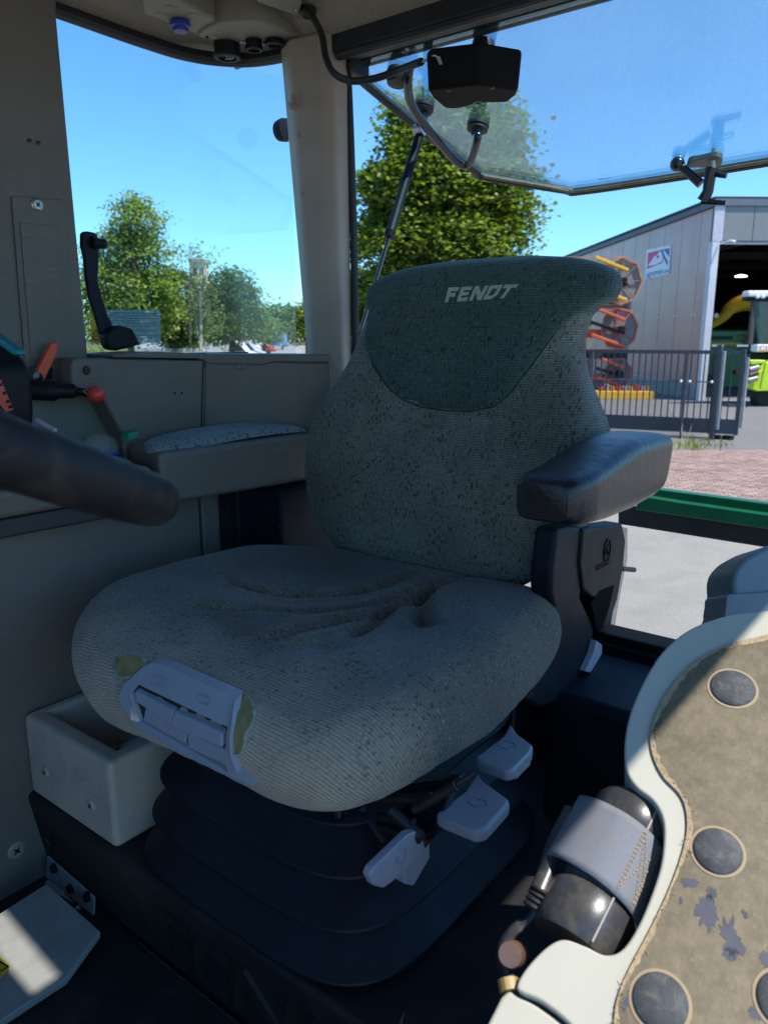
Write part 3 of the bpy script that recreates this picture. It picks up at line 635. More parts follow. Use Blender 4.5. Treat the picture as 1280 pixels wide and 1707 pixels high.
# cushion
CX, CY, HX, HY = .775, .742, .287, .326
def topc(a, b):
    z = -.372 + 0 * a
    z = z - .030 * np.clip((.64 - a) / .14, 0, 1) ** 2 - .016 * np.exp(-((a - .87) / .15) ** 2 - ((b - BC) / .16) ** 2)
    z = z + .012 * np.exp(-((b - .47) / .06) ** 2 - ((a - .97) / .10) ** 2) + .008 * np.exp(-((b - 1.0) / .06) ** 2 - ((a - .86) / .14) ** 2)
    z = z + .006 * np.exp(-((a - .66) / .06) ** 2)
    return z + .0018 * np.sin(a * 33 + b * 11) * np.sin(b * 27 - a * 13)
cre = []
for pts, w, dep in (([(370, 965), (400, 985), (450, 995), (510, 995), (570, 988), (640, 975), (700, 958)], .008, .009),
                    ([(300, 1022), (360, 1030), (430, 1033), (520, 1030), (600, 1016), (680, 992), (740, 968)], .010, .010),
                    ([(400, 1088), (460, 1078), (530, 1060), (600, 1038), (670, 1010), (730, 980), (780, 962)], .010, .008),
                    ([(575, 1088), (610, 1058), (650, 1025), (700, 995), (750, 972)], .009, .009),
                    ([(712, 1058), (702, 1042), (700, 1020), (710, 998), (740, 975)], .010, .012),
                    ([(560, 1110), (540, 1100), (480, 1095), (400, 1100)], .018, .004)):
    P = [C(x, y, -.385) for x, y in pts]; P = cr(P, 5); cre.append((np.array([(p.x, p.y) for p in P]), w, dep))
def creases(xy):
    d = np.zeros(len(xy))
    for P, w, dep in cre:
        dd = np.sqrt(((xy[:, None, :] - P[None, :, :]) ** 2).sum(-1)); mn = dd.min(1); am = dd.argmin(1) / (len(P) - 1)
        fade = np.clip(np.minimum(am, 1 - am) * 5, 0, 1)
        d += 1.35 * dep * fade * (np.exp(-(mn / (1.5 * w)) ** 2) - .35 * np.exp(-((mn - 2.4 * w) / (1.6 * w)) ** 2))
    return d
K = 260; th = np.linspace(0, 2 * np.pi, K, endpoint=False); ct, st = np.cos(th), np.sin(th)
# plan outline with a slightly narrower rear
nexp = np.where(st < 0, 5.2 + 0 * st, 5.2 - 2.2 * np.clip(st * 2, 0, 1)); Rr = (np.abs(ct / HX) ** nexp + np.abs(st / HY) ** nexp) ** (-1 / nexp)
Rr = Rr * (1 - .07 * np.clip(ct, 0, 1) * np.abs(st))
rh = .048; rows = []
NT1 = 110; NT2 = 34
for i in range(NT1): rows.append(('t', ((i + .2) / NT1) ** .8))
for i in range(1, NT2 + 1): rows.append(('s', i / NT2))
V = []; UV = []
for ty, t in rows:
    if ty == 't': rr = (Rr - rh) * t; x = CX + ct * rr; y = CY + st * rr; z = topc(x, y) - creases(np.stack([x, y], 1)); ex = rr
    else:
        al = t * math.pi * .86; rv = .058 + .004 * np.sin(th * 3); rr = Rr - rh + rh * math.sin(al)
        re = (Rr - rh); xe = CX + ct * re; ye = CY + st * re; x = CX + ct * rr; y = CY + st * rr
        wr = .0015 * np.sin(th * 46 + 3 * np.sin(th * 9)) * math.sin(al) ** 2
        z = topc(xe, ye) - creases(np.stack([xe, ye], 1)) * (1 - t) - rv * (1 - math.cos(al)) + wr; ex = re + al * .057
    V += list(zip(x, y, z)); UV += list(zip(CY + st * ex, CX + ct * ex))
F = [(i * K + k, i * K + (k + 1) % K, (i + 1) * K + (k + 1) % K, (i + 1) * K + k) for i in range(len(rows) - 1) for k in range(K)]
F.append(tuple(range(K))); F.append(tuple((len(rows) - 1) * K + K - 1 - k for k in range(K)))
mk('seat_cushion', V, F, m_fabc, seat, smooth=180, uv=UV)
bvc = BVHTree.FromPolygons([Vector(p) for p in V], F)
# torn patches showing yellow foam
m_foam = M('old_foam', (.30, .225, .085), .95, var=.25, vs=40, grain=.9, gs=600, gd=.0015, dirt=(.14, .11, .05), dirtamt=.7, ds=40)
m_fray = M('frayed_edge', (.30, .32, .28), .95, var=.3, vs=200)
def foam(px, nm='torn_patch'):
    px = cr2(px, 5); cx_ = sum(p[0] for p in px) / len(px); cy_ = sum(p[1] for p in px) / len(px)
    rings = []; b = MB(); n = len(px)
    for fr, pu in ((1.0, .0004), (.93, .0030), (.6, .0022), (.25, .0024)):
        for (x, y) in px:
            p, nn = HIT(cx_ + (x - cx_) * fr, cy_ + (y - cy_) * fr, bvc, pu); 
            rings.append(p if p else Vector((0, 0, 0)))
    f = [(i * n + k, i * n + (k + 1) % n, (i + 1) * n + (k + 1) % n, (i + 1) * n + k) for i in range(3) for k in range(n)] + [tuple(3 * n + k for k in range(n))]
    t = b.add(rings, f).build(nm, m_foam, seat, smooth=60)
    edge = []
    for k in range(n):
        x, y = px[k]; p, nn = HIT(x + (x - cx_) * .02 + random.uniform(-1, 1), y + (y - cy_) * .02 + random.uniform(-1, 1), bvc, .0006); edge.append(p)
    edge.append(edge[0]); MB().tube(edge, [.0016 + random.uniform(-.0006, .0008) for _ in edge], 6, cap=False).build('torn_edge', m_fray, t)
    fr = MB()
    for k in range(0, n, 2):
        x, y = px[k]
        for _ in range(3):
            p, nn = HIT(x + random.uniform(-3, 3), y + random.uniform(-3, 3), bvc, .001)
            if p: fr.bar(p, p + nn * random.uniform(.001, .004) + Vector((random.uniform(-.003, .003), random.uniform(-.003, .003), random.uniform(-.003, .003))), .0004)
    fr.build('loose_threads', m_fray, t, smooth=0)
    return t
t = foam([(192, 1112), (198, 1098), (216, 1092), (236, 1096), (241, 1108), (232, 1120), (212, 1130), (198, 1127)])
t['label'] = 'oval tear with yellow foam left of the white handle'
t = foam([(389, 1164), (402, 1157), (416, 1166), (424, 1185), (421, 1205), (410, 1225), (406, 1250), (396, 1256), (391, 1240), (388, 1210), (385, 1185)])
t['label'] = 'long ragged tear with yellow foam right of the white handle'
# white adjustment handles set in the front edge
def SURF(x, y, push):
    p, n = HIT(x, y, bvc, push)
    if p is None: p = A(x, y, .512); n = Vector((-1, 0, 0))
    return p, n
def onsurf(pts, push, thick, nm, m, bev, parent=seat, sub=3):
    P = []
    for i in range(len(pts)):
        (xa, ya), (xb, yb) = pts[i], pts[(i + 1) % len(pts)]
        for t in range(sub): P.append(SURF(xa + (xb - xa) * t / sub, ya + (yb - ya) * t / sub, push)[0])
    return MB().prism(P, Vector((.9, 0, .25)).normalized() * thick).build(nm, m, parent, bevel=bev, seg=3)
hg = onsurf([(256, 1111), (275, 1113), (396, 1168), (392, 1185), (386, 1214), (236, 1143), (224, 1158), (240, 1200), (412, 1296), (428, 1304), (420, 1305), (330, 1262), (232, 1208), (208, 1172), (204, 1160), (212, 1142), (240, 1118)], .006, .012, 'handle_frame', m_lever, .003)
onsurf([(387, 1208), (396, 1172), (391, 1230), (393, 1258), (404, 1282), (430, 1303), (420, 1304), (386, 1284), (384, 1250)], .007, .012, 'frame_end', m_lever, .002)
for pts, pu in (([(230, 1152), (296, 1186), (291, 1208), (232, 1170)], .006), ([(297, 1187), (376, 1222), (378, 1246), (292, 1210)], .007), ([(246, 1180), (316, 1217), (313, 1240), (242, 1200)], .004), ([(317, 1220), (380, 1250), (385, 1275), (318, 1244)], .005)):
    onsurf(pts, pu, .012, 'finger_lever', m_lever, .003, sub=1)
onsurf([(222, 1146), (240, 1140), (390, 1210), (392, 1275), (236, 1198)], .001, .002, 'recess_shade', m_rub, 0, sub=2)  # dark plane paints the shade of a recess; no hole is cut
m_ink = M('moulded_symbol', (.24, .26, .34), .5)
for (ox, oy) in ((258, 1126), (333, 1158)):
    sb = MB(); ptsy = [(0, 8), (6, 2), (14, 3), (22, 6), (18, 16), (10, 14), (4, 15)]
    pp = [SURF(ox + x, oy + y + x * .3, .0072)[0] for x, y in ptsy]
    sb.tube(pp, .0004, 5); sb.build('seat_symbol', m_ink, seat)
# frame + mechanism under the cushion
MB().box((.56, .50, -.53), (1.02, .98, -.48)).build('seat_pan', m_black, seat, bevel=.01)
mech = MB(); random.seed(3)
for (x, y, x2, y2, r) in ((520, 1330, 720, 1330, .006), (540, 1345, 690, 1372, .005), (600, 1345, 640, 1400, .006), (650, 1350, 700, 1395, .007), (560, 1350, 600, 1385, .004), (690, 1350, 760, 1310, .0055), (760, 1310, 790, 1290, .004), (620, 1375, 700, 1400, .005)):
    mech.tube([A(x, y, .60 + .02 * random.random()), A(x2, y2, .62)], r, 10)
m_rust = M('rusty_black_steel', (.02, .018, .018), .5, metal=.3, var=.3, dirt=(.10, .045, .02), dirtamt=.6, ds=60)
mech.build('linkage', m_rust, seat)
MB().prism([A(x, y, .66) for x, y in ((500, 1325), (760, 1300), (720, 1400), (640, 1412), (560, 1388))], (.02, 0, 0)).build('side_plate', m_black, seat, bevel=.003)
MB().ball(A(762, 1303, .66), .008, 14).build('pivot_cap', m_black, seat)
# adjustment paddles on the near side
def paddle(pts, b, thick, nm, m=m_lever, bev=.006):
    return pxprism(cr2(pts, 3) if len(pts) > 8 else pts, B, b, thick).build(nm, m, seat, bevel=bev, seg=4)
def topslab(pts, c, thick, nm, bev=.006):
    return MB().prism([C(x, y, c) for x, y in pts], (0, 0, -thick)).build(nm, m_lever, seat, bevel=bev, seg=4)
p1 = topslab([(790, 1262), (822, 1238), (838, 1226), (850, 1204), (862, 1222), (889, 1242), (887, 1252), (856, 1284), (844, 1286), (800, 1270)], -.520, .016, 'adjuster_paddle')
topslab([(812, 1280), (850, 1287), (884, 1262), (884, 1270), (862, 1293), (846, 1294)], -.545, .006, 'paddle_underside', .002)
p2 = topslab([(725, 1354), (755, 1330), (772, 1318), (795, 1283), (806, 1300), (850, 1332), (848, 1342), (812, 1382), (794, 1386), (740, 1364)], -.535, .018, 'adjuster_paddle')
for (ox, oy, cc) in ((838, 1242, -.5197), (790, 1338, -.5347)):
    pp = [C(ox + x, oy + y, cc) for x, y in ((-8, 0), (0, -8), (20, -2), (22, 6), (8, 8), (-4, 4), (-8, 0))]; MB().tube(pp, .0005, 5).build('moulded_symbol', m_ink, seat)
pxprism([(616, 1462), (622, 1448), (682, 1390), (694, 1386), (704, 1396), (710, 1414), (708, 1422), (654, 1472), (640, 1482), (624, 1478)], B, .435, (0, .011, 0)).build('height_lever', m_lever, seat, bevel=.006, seg=4)
pxprism([(674, 1462), (676, 1446), (706, 1420), (716, 1400), (717, 1430), (690, 1478), (676, 1475)], B, .45, (0, .018, 0)).build('height_lever_rear', m_lever, seat, bevel=.002, seg=2)
MB().tube([B(700, 1400, .45), B(725, 1372, .46), B(735, 1350, .48)], .011, 12).build('lever_stem', m_black, seat)
pp = [B(660 + x, 1432 + y, .4345) for x, y in ((4, -14), (16, -18), (14, 0), (8, 10), (0, 4), (4, -4))]; MB().tube(pp, .0005, 5).build('moulded_symbol', m_ink, seat)
# hinge bracket, armrest on the near side
ab = pxprism([(928, 882), (950, 876), (985, 880), (975, 950), (968, 995), (990, 1040), (990, 1080), (965, 1150), (955, 1165), (900, 1182), (880, 1170), (900, 1110), (925, 1065), (926, 1030), (918, 985), (920, 950)], B, .452, (0, .035, 0)).build('backrest_bracket', m_navy, seat, bevel=.008, seg=3)
ac_ = pxprism([(972, 882), (1038, 872), (1044, 900), (1040, 945), (1030, 1000), (1010, 1060), (998, 1055), (990, 1000), (972, 985), (967, 940)], B, .447, (0, .035, 0)).build('bracket_cover', m_blackpl, seat, bevel=.006, seg=3)
pxprism([(985, 1005), (1000, 985), (1024, 975), (1016, 1010), (1004, 1050), (994, 1045)], B, .4465, (0, .001, 0)).build('opening_shade', M('opening_shade_black', (.002, .002, .003), .9, spec=.1), seat)  # near-black patch paints the shaded void; the cover is not cut open
pe = B(1012, 918, .4465)
ring = [pe + Vector((math.cos(t) * .0125, -.0003, math.sin(t) * .019)) for t in np.linspace(0, 2 * math.pi, 29)]
MB().tube(ring, .0013, 6, cap=False).build('emblem_ring', m_blackpl, seat)
MB().tube([pe + Vector((x, -.0004, z)) for x, z in ((.006, .009), (-.005, .006), (-.006, -.006), (.005, -.009), (.006, 0), (0, .0))], .0014, 6).build('emblem', m_blackpl, seat)
bs, fs, ex = text_mb('GRAMMER', B(993, 953, .4468), (1, 0, 0), (0, 0, 1), .010, .0008, width=.055)
if ex.y > 0: ex = -ex
vv, ff = solid_flat(bs, fs, ex); mk('embossed_lettering', vv, ff, m_blackpl, ac_, smooth=0)
pxprism([(1036, 880), (1046, 880), (1046, 930), (1034, 990), (1024, 1050), (1016, 1052), (1028, 985)], B, .49, (0, .02, 0)).build('recliner_plate', m_steel, seat, bevel=.001)
MB().tube([B(1036, 948, .49), B(1057, 950, .485)], .0048, 12).build('recliner_bolt', m_rust, seat)
pxprism([(995, 1068), (1004, 1075), (1004, 1090), (985, 1122), (976, 1120), (990, 1090)], B, .44, (0, .012, 0)).build('recliner_lever', m_lever, seat, bevel=.002)
MB().box((.96, .50, -.60), (1.06, .96, -.40)).build('rear_frame', m_black, seat, bevel=.01)
# armrest pad: lofted rounded box
q = NT('armrest_leather'); c_ = q.co(); vo = q.n('ShaderNodeTexVoronoi', feature='DISTANCE_TO_EDGE'); q.l(c_, vo.inputs[0]); vo.inputs['Scale'].default_value = 420
q.b.inputs['Base Color'].default_value = (.004, .005, .009, 1); q.b.inputs['Roughness'].default_value = .30; q.b.inputs['Specular IOR Level'].default_value = .5
b1 = q.bump(vo.outputs[0], .5, .0006); q.bump(q.noise(c_, 60, 5, .6, .4), .45, .0025, b1); m_leather = q.m
v = []; NA = 44; NK = 40
for i in range(NA + 1):
    t = i / NA; a = .800 + .345 * t
    e_ = min(1, min(t, 1 - t) / .09); e = math.sqrt(max(0, 1 - (1 - e_) ** 2))
    zt = np.interp(t, [0, .25, .55, .8, 1], [-.160, -.150, -.134, -.134, -.140]); zb = np.interp(t, [0, .3, .6, .85, 1], [-.214, -.224, -.228, -.226, -.218])
    bn_ = np.interp(t, [0, .15, 1], [.352, .345, .352]); bf = np.interp(t, [0, .5, 1], [.432, .440, .448])
    sc0 = .80 + .20 * e; zc, bc = (zt + zb) / 2, (bn_ + bf) / 2
    for k in range(NK):
        u = 2 * math.pi * k / NK; x = math.copysign(abs(math.cos(u)) ** .38, math.cos(u)); y = math.copysign(abs(math.sin(u)) ** .42, math.sin(u))
        v.append((a + (0.012 * (y) if t > .5 else -.0), bc + x * (bf - bn_) / 2 * sc0, zc + y * (zt - zb) / 2 * sc0))
f = [(i * NK + k, i * NK + (k + 1) % NK, (i + 1) * NK + (k + 1) % NK, (i + 1) * NK + k) for i in range(NA) for k in range(NK)] + [tuple(NK - 1 - k for k in range(NK)), tuple(NA * NK + k for k in range(NK))]
mk('armrest_pad', v, f, m_leather, seat, smooth=50)
# bellows
m_ = MB(); N = 120; K = 120; v = []
for i in range(N + 1):
    t = i / N; z = -.50 - .235 * t; ph_ = (t * 4.0 + .15) % 1.0; fold = (ph_ / .85) ** 1.4 if ph_ < .85 else ((1 - ph_) / .15) ** .6; base = .160 + .045 * t
    ox = base + .040 * fold; oy = .150 + .050 * t + .040 * fold
    for k in range(K):
        u = 2 * math.pi * k / K; n_ = 4.5; r = (abs(math.cos(u) / ox) ** n_ + abs(math.sin(u) / oy) ** n_) ** (-1 / n_)
        v.append((.765 + math.cos(u) * r, .672 + math.sin(u) * r, z - .004 * math.sin(u * 2 + 1)))
f = [(i * K + k, i * K + (k + 1) % K, (i + 1) * K + (k + 1) % K, (i + 1) * K + k) for i in range(N) for k in range(K)]
mk('bellows', v, f, m_bellow, seat, smooth=180)
# ------------------------------------------------------------------ floor-level things
tb = thing('tool_box', 'light grey moulded open tray box with two screws at the foot of the side wall', 'storage tray', (.60, 1.04, -.735))
def open_box():
    b = MB(); x0, x1, y0, y1, zt, zb = .535, .70, .915, 1.158, -.595, -.735
    o = [(x0, y0), (x1, y0), (x1, y1), (x0, y1)]; i_ = [(x0 + .035, y0 + .03), (x1 - .02, y0 + .03), (x1 - .02, y1 - .02), (x0 + .035, y1 - .025)]
    v = [(x, y, zb) for x, y in o] + [(x, y, zt) for x, y in o] + [(x, y, zt) for x, y in i_] + [(x, y, zb + .02) for x, y in i_]
    f = [(3, 2, 1, 0)]
    for k in range(4):
        k2 = (k + 1) % 4; f += [(k, k2, 4 + k2, 4 + k), (4 + k, 4 + k2, 8 + k2, 8 + k), (8 + k, 8 + k2, 12 + k2, 12 + k)]
    f.append((12, 13, 14, 15)); return b.add(v, f)
m_tray = M('tray_grey', (.58, .47, .37), .5, var=.06, grain=.15, dirt=(.2, .19, .16), dirtamt=.4, ds=14)
open_box().build('tray_body', m_tray, tb, bevel=.016, seg=4)
for x, y in ((77, 1287), (153, 1343)):
    p = A(x, y, .5348); sc_(MB(), p, (-1, 0, 0), .0075).build('screw', m_tray, tb); cross_mb(p, (-1, 0, 0), .0075).build('screw_slot', m_black, tb)
pp = MB().prism([C(x, y, -.63) for x, y in ((176, 1252), (200, 1243), (285, 1205), (300, 1212), (262, 1232), (200, 1258))], (0, 0, -.001)).build('paper_slip', M('paper', (.55, .60, .66), .8, var=.03)); tag(pp, 'white paper strip lying in the grey tray box', 'paper')
MB().prism([C(x, y, -.629) for x, y in ((193, 1247), (196, 1246), (193, 1254), (190, 1255))], (0, 0, .0003)).prism([C(x, y, -.629) for x, y in ((198, 1245), (200, 1244), (197, 1252), (195, 1253))], (0, 0, .0003)).build('printed_mark', m_black, pp, smooth=0)
# step cover plate with hinge
sp = thing('step_cover_plate', 'dirty light grey folded metal plate with a hinge, lying in the lower left corner', 'cover plate', tuple(C(80, 1600, -.88)))
m_plate = M('plate_grey', (.26, .27, .26), .5, var=.1, grain=.15, dirt=(.16, .15, .12), dirtamt=.6, ds=10)
MB().prism([C(78, 1472, -.845), C(168, 1552, -.86), C(110, 1632, -.885), C(-40, 1730, -.885), C(-60, 1560, -.87), C(0, 1522, -.86)], (0, 0, -.012)).build('plate', m_plate, sp, bevel=.003)
hp = MB().prism([A(x, y, .545) for x, y in ((82, 1426), (160, 1495), (158, 1548), (78, 1472))], (-.004, 0, 0)).build('hinge_leaf', m_plate, sp, bevel=.001)
MB().tube([A(80, 1472, .536), A(104, 1490, .536)], .0055, 12).tube([A(128, 1514, .536), A(156, 1545, .536)], .0055, 12).tube([A(102, 1490, .537), A(130, 1515, .537)], .0035, 10).build('hinge_barrel', m_plate, sp, bevel=.001)
for x, y in ((92, 1447), (119, 1481), (147, 1495), (86, 1402)):
    MB().lathe(A(x, y, .541 if y != 1402 else .53), (-1, 0, 0), [(.0085, -.002), (.0085, .002), (.007, .003), (.007, .006), (.003, .0065), (0, .006)], 6 if False else 14).build('bolt', m_black, sp)
pl = MB().prism([C(x, y, -.8695) for x, y in ((-30, 1590), (0, 1596), (18, 1612), (0, 1632), (-30, 1640))], (0, 0, .0008)).build('yellow_sticker', m_yel); tag(pl, 'corner of a yellow sticker on the folded metal plate at the left edge', 'sticker')
tag(MB().bar(C(-20, 1592, -.868), C(14, 1612, -.868), .002, .0003).bar(C(14, 1612, -.868), C(-20, 1632, -.868), .002, .0003).build('sticker_line', m_black, pl, smooth=0))
# ------------------------------------------------------------------ near cream console, its worn mat, studs
n0 = D(1195, 1420, .72); o1 = D(1220, 1150, .80); o2 = D(1100, 1670, .68)
vd = n0.normalized(); vup = (o1 - o2).normalized(); side = vd.cross(vup).normalized(); pn = (-vd + Vector((0, 0, .22))).normalized(); pn = (pn - vup * pn.dot(vup)).normalized()
def NP(x, y, off=0.0): return PL(x, y, n0 + pn * off, pn)
cc_ = thing('fender_console', 'cream plastic console edge with a worn brown mat and black studs, near bottom right', 'console', tuple(n0 - pn * .1))
out = cr2([(1330, 1010), (1270, 1018), (1210, 1026), (1150, 1048), (1105, 1085), (1073, 1135), (1050, 1190), (1041, 1240), (1044, 1285), (1060, 1312), (1088, 1335), (1104, 1365), (1106, 1405), (1098, 1455), (1070, 1530), (1040, 1580), (1010, 1592), (975, 1577), (940, 1566), (912, 1578), (880, 1610), (862, 1640), (868, 1655), (905, 1672), (960, 1720), (1000, 1790)], 5, False)
poly = [NP(x, y) for x, y in out] + [NP(1050, 1850), NP(1400, 1850), NP(1420, 1400), NP(1400, 1010)]
MB().prism(poly, -pn * .075).build('console_edge', m_cream, cc_, bevel=.013, seg=6)
out2 = cr2([(835, 1662), (848, 1652), (866, 1660), (905, 1682), (955, 1725), (980, 1800)], 5, False)
MB().prism([NP(x, y, -.006) for x, y in out2] + [NP(960, 1850, -.006), NP(760, 1850, -.006), NP(795, 1740, -.006)], -pn * .06).build('lower_trim', m_cream, cc_, bevel=.010, seg=5)
MB().hexa([Vector(p) for p in ((.44, -.2, -.9), (.99, -.2, -.9), (.99, .10, -.9), (.44, .10, -.9), (.47, -.2, -.55), (.80, -.2, -.47), (.80, .14, -.47), (.50, .12, -.55))]).build('console_body', m_navy, cc_, bevel=.01)  # lower body, added to keep the sun off the pedestal
MB().tube([NP(846, 1634, -.012), NP(850, 1655, -.012)], .008, 12).build('rubber_grommet', M('amber_rubber', (.35, .24, .08), .5), cc_)
q = NT('worn_mat'); c_ = q.co(); g = q.noise(c_, 12, 8, .68, .4); base = q.mix(q.ramp(g, .3, .7), (.082, .065, .037), (.156, .125, .074))
base = q.mix(q.math('MULTIPLY', q.ramp(q.noise(c_, 90, 6, .7), .42, .75), .5), base, (.27, .21, .135))
vs_ = q.noise(q.mapping(c_, (4, 30, 22), rot=(.4, .2, .6)), 14, 5, .7, .3); base = q.mix(q.math('MULTIPLY', q.ramp(vs_, .62, .70), .35), base, (.42, .36, .27))
q.l(base, q.b.inputs['Base Color']); q.b.inputs['Roughness'].default_value = .55; q.bump(q.noise(c_, 260, 5, .7), .35, .0008); m_mat = q.m
mt = [(1330, 1052), (1270, 1062), (1205, 1080), (1150, 1112), (1110, 1160), (1088, 1210), (1087, 1250), (1105, 1292), (1135, 1325), (1146, 1360), (1143, 1405), (1122, 1470), (1090, 1540), (1058, 1600), (1035, 1650), (1026, 1690), (1028, 1730), (1050, 1790)]
mo = cr2(mt, 6, False); random.seed(5)
matp = [NP(x + random.uniform(-1.2, 1.2), y + random.uniform(-1.2, 1.2), .001) for x, y in mo] + [NP(1100, 1840, .001), NP(1390, 1840, .001), NP(1400, 1400, .001), NP(1390, 1040, .001)]
mat_o = MB().prism(matp, pn * .0012).build('worn_mat', m_mat, cc_, smooth=20)
q = NT('peeled_mat_edge'); c_ = q.co(); base = q.mix(q.ramp(q.noise(c_, 160, 6, .7), .35, .65), (.26, .18, .10), (.42, .32, .19)); q.l(base, q.b.inputs['Base Color']); q.b.inputs['Roughness'].default_value = .7; q.bump(q.noise(c_, 300, 4), .6, .001)
band = MB(); inn = []
cxm, cym = 1330, 1420
ptsb = []
for i, (x, y) in enumerate(mo[:-3]):
    j = min(i + 1, len(mo) - 1); dx, dy = mo[j][0] - x, mo[j][1] - y; L = math.hypot(dx, dy) or 1; nx, ny = -dy / L, dx / L
    if nx * (cxm - x) + ny * (cym - y) < 0: nx, ny = -nx, -ny
    w = 5 + 3 * math.sin(i * .35) + random.uniform(-2, 3); ptsb.append((NP(x - nx * 1.5, y - ny * 1.5, .0026), NP(x + nx * w, y + ny * w, .0026)))
nb_ = len(ptsb); v = [p for p, _ in ptsb] + [p for _, p in ptsb]; f = [(i, i + 1, nb_ + i + 1, nb_ + i) for i in range(nb_ - 1)]
mk('peeled_edge', v, f, q.m, cc_, smooth=0)
rag = MB()
for i in range(0, len(mo) - 3):
    x, y = mo[i]
    for _ in range(1):
        p = NP(x + random.uniform(-1, 8), y + random.uniform(-4, 4), .0027); d_ = (vup * random.uniform(-1, 1) + side * random.uniform(-1, 1)) * random.uniform(.002, .006); rag.bar(p, p + d_ + pn * random.uniform(0, .001), .00045, .0003, up=pn)
rag.build('frayed_fibres', q.m, cc_, smooth=0)
m_stud = M('stud_plastic', (.055, .060, .068), .68, spec=.3, var=.25, vs=60, grain=.6, gs=500, gd=.0006, dirt=(.22, .20, .17), dirtamt=.5, ds=90)
for x, y, r in ((1221, 1148, .0195), (1196, 1420, .0185), (1100, 1671, .0190), (1310, 1670, .019)):
    p = NP(x, y, .0022); s = MB().lathe(p, pn, [(r, -.001), (r, .0012), (r * .92, .0025), (r * .5, .0036), (0, .004)], 36).build('stud', m_stud, cc_, smooth=60)
    MB().lathe(p, pn, [(r * 1.13, .0), (r * 1.12, .0006), (r * 1.0, .0008)], 36).build('dirt_ring', M('dirt_ring', (.33, .25, .16), .8), cc_)
random.seed(11)
m_spot = M('worn_paint', (.048, .052, .078), .5, var=.3, vs=60, grain=.3)
for x, y, w, h, a_ in ((1178, 1520, 20, 40, .1), (1220, 1565, 20, 42, .2), (1150, 1472, 17, 11, .2), (1186, 1490, 10, 14, 0), (1242, 1525, 5, 9, .4), (1218, 1590, 14, 14, 0), (1046, 1668, 7, 22, -.3), (1135, 1502, 4, 7, 0), (1276, 1600, 10, 16, .2), (1262, 1690, 18, 14, 0), (1200, 1448, 5, 3, 0)):
    n_ = 34; rr = [.86 + random.uniform(-.36, .22) for _ in range(n_)]
    pts = [(x + w * math.cos(2 * math.pi * k / n_) * rr[k] + a_ * h * math.sin(2 * math.pi * k / n_), y + h * math.sin(2 * math.pi * k / n_) * rr[k]) for k in range(n_)]
    MB().prism([NP(px, py, .0023) for px, py in pts], pn * .0002).build('worn_spot', m_spot, mat_o, smooth=0)
gb = thing('grey_side_trim', 'smooth rounded blue-grey trim moulding at the right edge behind the cream console', 'trim', tuple(D(1245, 970, .98)))
pg = D(1240, 970, .98); ng = Vector((-.72, -.45, .35)).normalized()
def GP(x, y): return PL(x, y, pg, ng)
m_gtrim = M('blue_grey_trim', (.17, .21, .23), .42, var=.06, grain=.05)
MB().prism([GP(x, y) for x, y in cr2([(1222, 990), (1222, 960), (1232, 940), (1255, 922), (1300, 905), (1400, 900), (1400, 1060), (1230, 1060)], 4)], -ng * .10).build('moulding', m_gtrim, gb, bevel=.014, seg=5)
MB().prism([GP(x, y) + ng * .004 for x, y in cr2([(1208, 1010), (1212, 992), (1240, 990), (1400, 985), (1400, 1060), (1215, 1060), (1206, 1030)], 4)], -ng * .08).build('lower_lip', m_gtrim, gb, bevel=.010, seg=4)
# ------------------------------------------------------------------ belt reel with webbing
br = thing('belt_retractor', 'black ribbed seat belt reel wrapped in grey webbing, wedged beside the cream console', 'seat belt', tuple(D(1000, 1470, .78)))
e0 = D(1062, 1362, .775); e1_ = D(960, 1565, .735); ax = (e1_ - e0).normalized(); L = (e1_ - e0).length
q = NT('reel_plastic'); c_ = q.co(); base = q.mix(q.ramp(q.noise(c_, 45, 7, .7), .45, .72), (.04, .04, .045), (.10, .09, .07)); q.l(base, q.b.inputs['Base Color']); q.b.inputs['Roughness'].default_value = .32; q.bump(q.noise(c_, 400, 4), .2, .0004); m_reel = q.m
def reel(t0, t1, r): return MB().lathe(e0 + ax * L * t0, ax, [(0, 0), (r * .9, 0), (r, .006), (r, L * (t1 - t0) - .006), (r * .9, L * (t1 - t0)), (0, L * (t1 - t0))], 40)
u_ = (-e0.normalized() - ax * (-e0.normalized()).dot(ax)).normalized(); w_ = ax.cross(u_)
RR = .038
reel(-.05, .23, RR).build('reel_end', m_reel, br, smooth=40); reel(.70, 1.06, RR).build('reel_end', m_reel, br, smooth=40); reel(.15, .75, RR * .90).build('reel_core', m_reel, br, smooth=40)
for (ta, tb_) in ((-.03, .22), (.72, 1.04)):
    an = math.radians(72 if w_.dot(Vector((math.sin(YAW), -math.cos(YAW), 0))) > 0 else 108)
    d_ = u_ * math.sin(1.1) + w_ * (math.cos(1.1) * -.6)
    d_.normalize(); MB().bar(e0 + ax * L * ta + d_ * RR * 1.0, e0 + ax * L * tb_ + d_ * RR * 1.0, .0015, .0015, up=d_).build('mould_line', M('light_line', (.3, .28, .24), .5), br)
q = NT('belt_webbing'); uvw = q.co('UV'); sp_ = q.n('ShaderNodeSeparateXYZ'); q.l(uvw, sp_.inputs[0])
wv = q.math('SINE', q.math('MULTIPLY', sp_.outputs[0], 2 * math.pi / .0022)); wv2 = q.math('SINE', q.math('ADD', q.math('MULTIPLY', sp_.outputs[1], 2 * math.pi / .0016), q.math('MULTIPLY', wv, 1.2)))
base = q.mix(q.math('ADD', .5, q.math('MULTIPLY', wv2, .3)), (.13, .14, .165), (.25, .265, .30)); base = q.mix(q.math('MULTIPLY', q.ramp(q.noise(uvw, 60, 6, .7), .5, .75), .45), base, (.22, .19, .13))
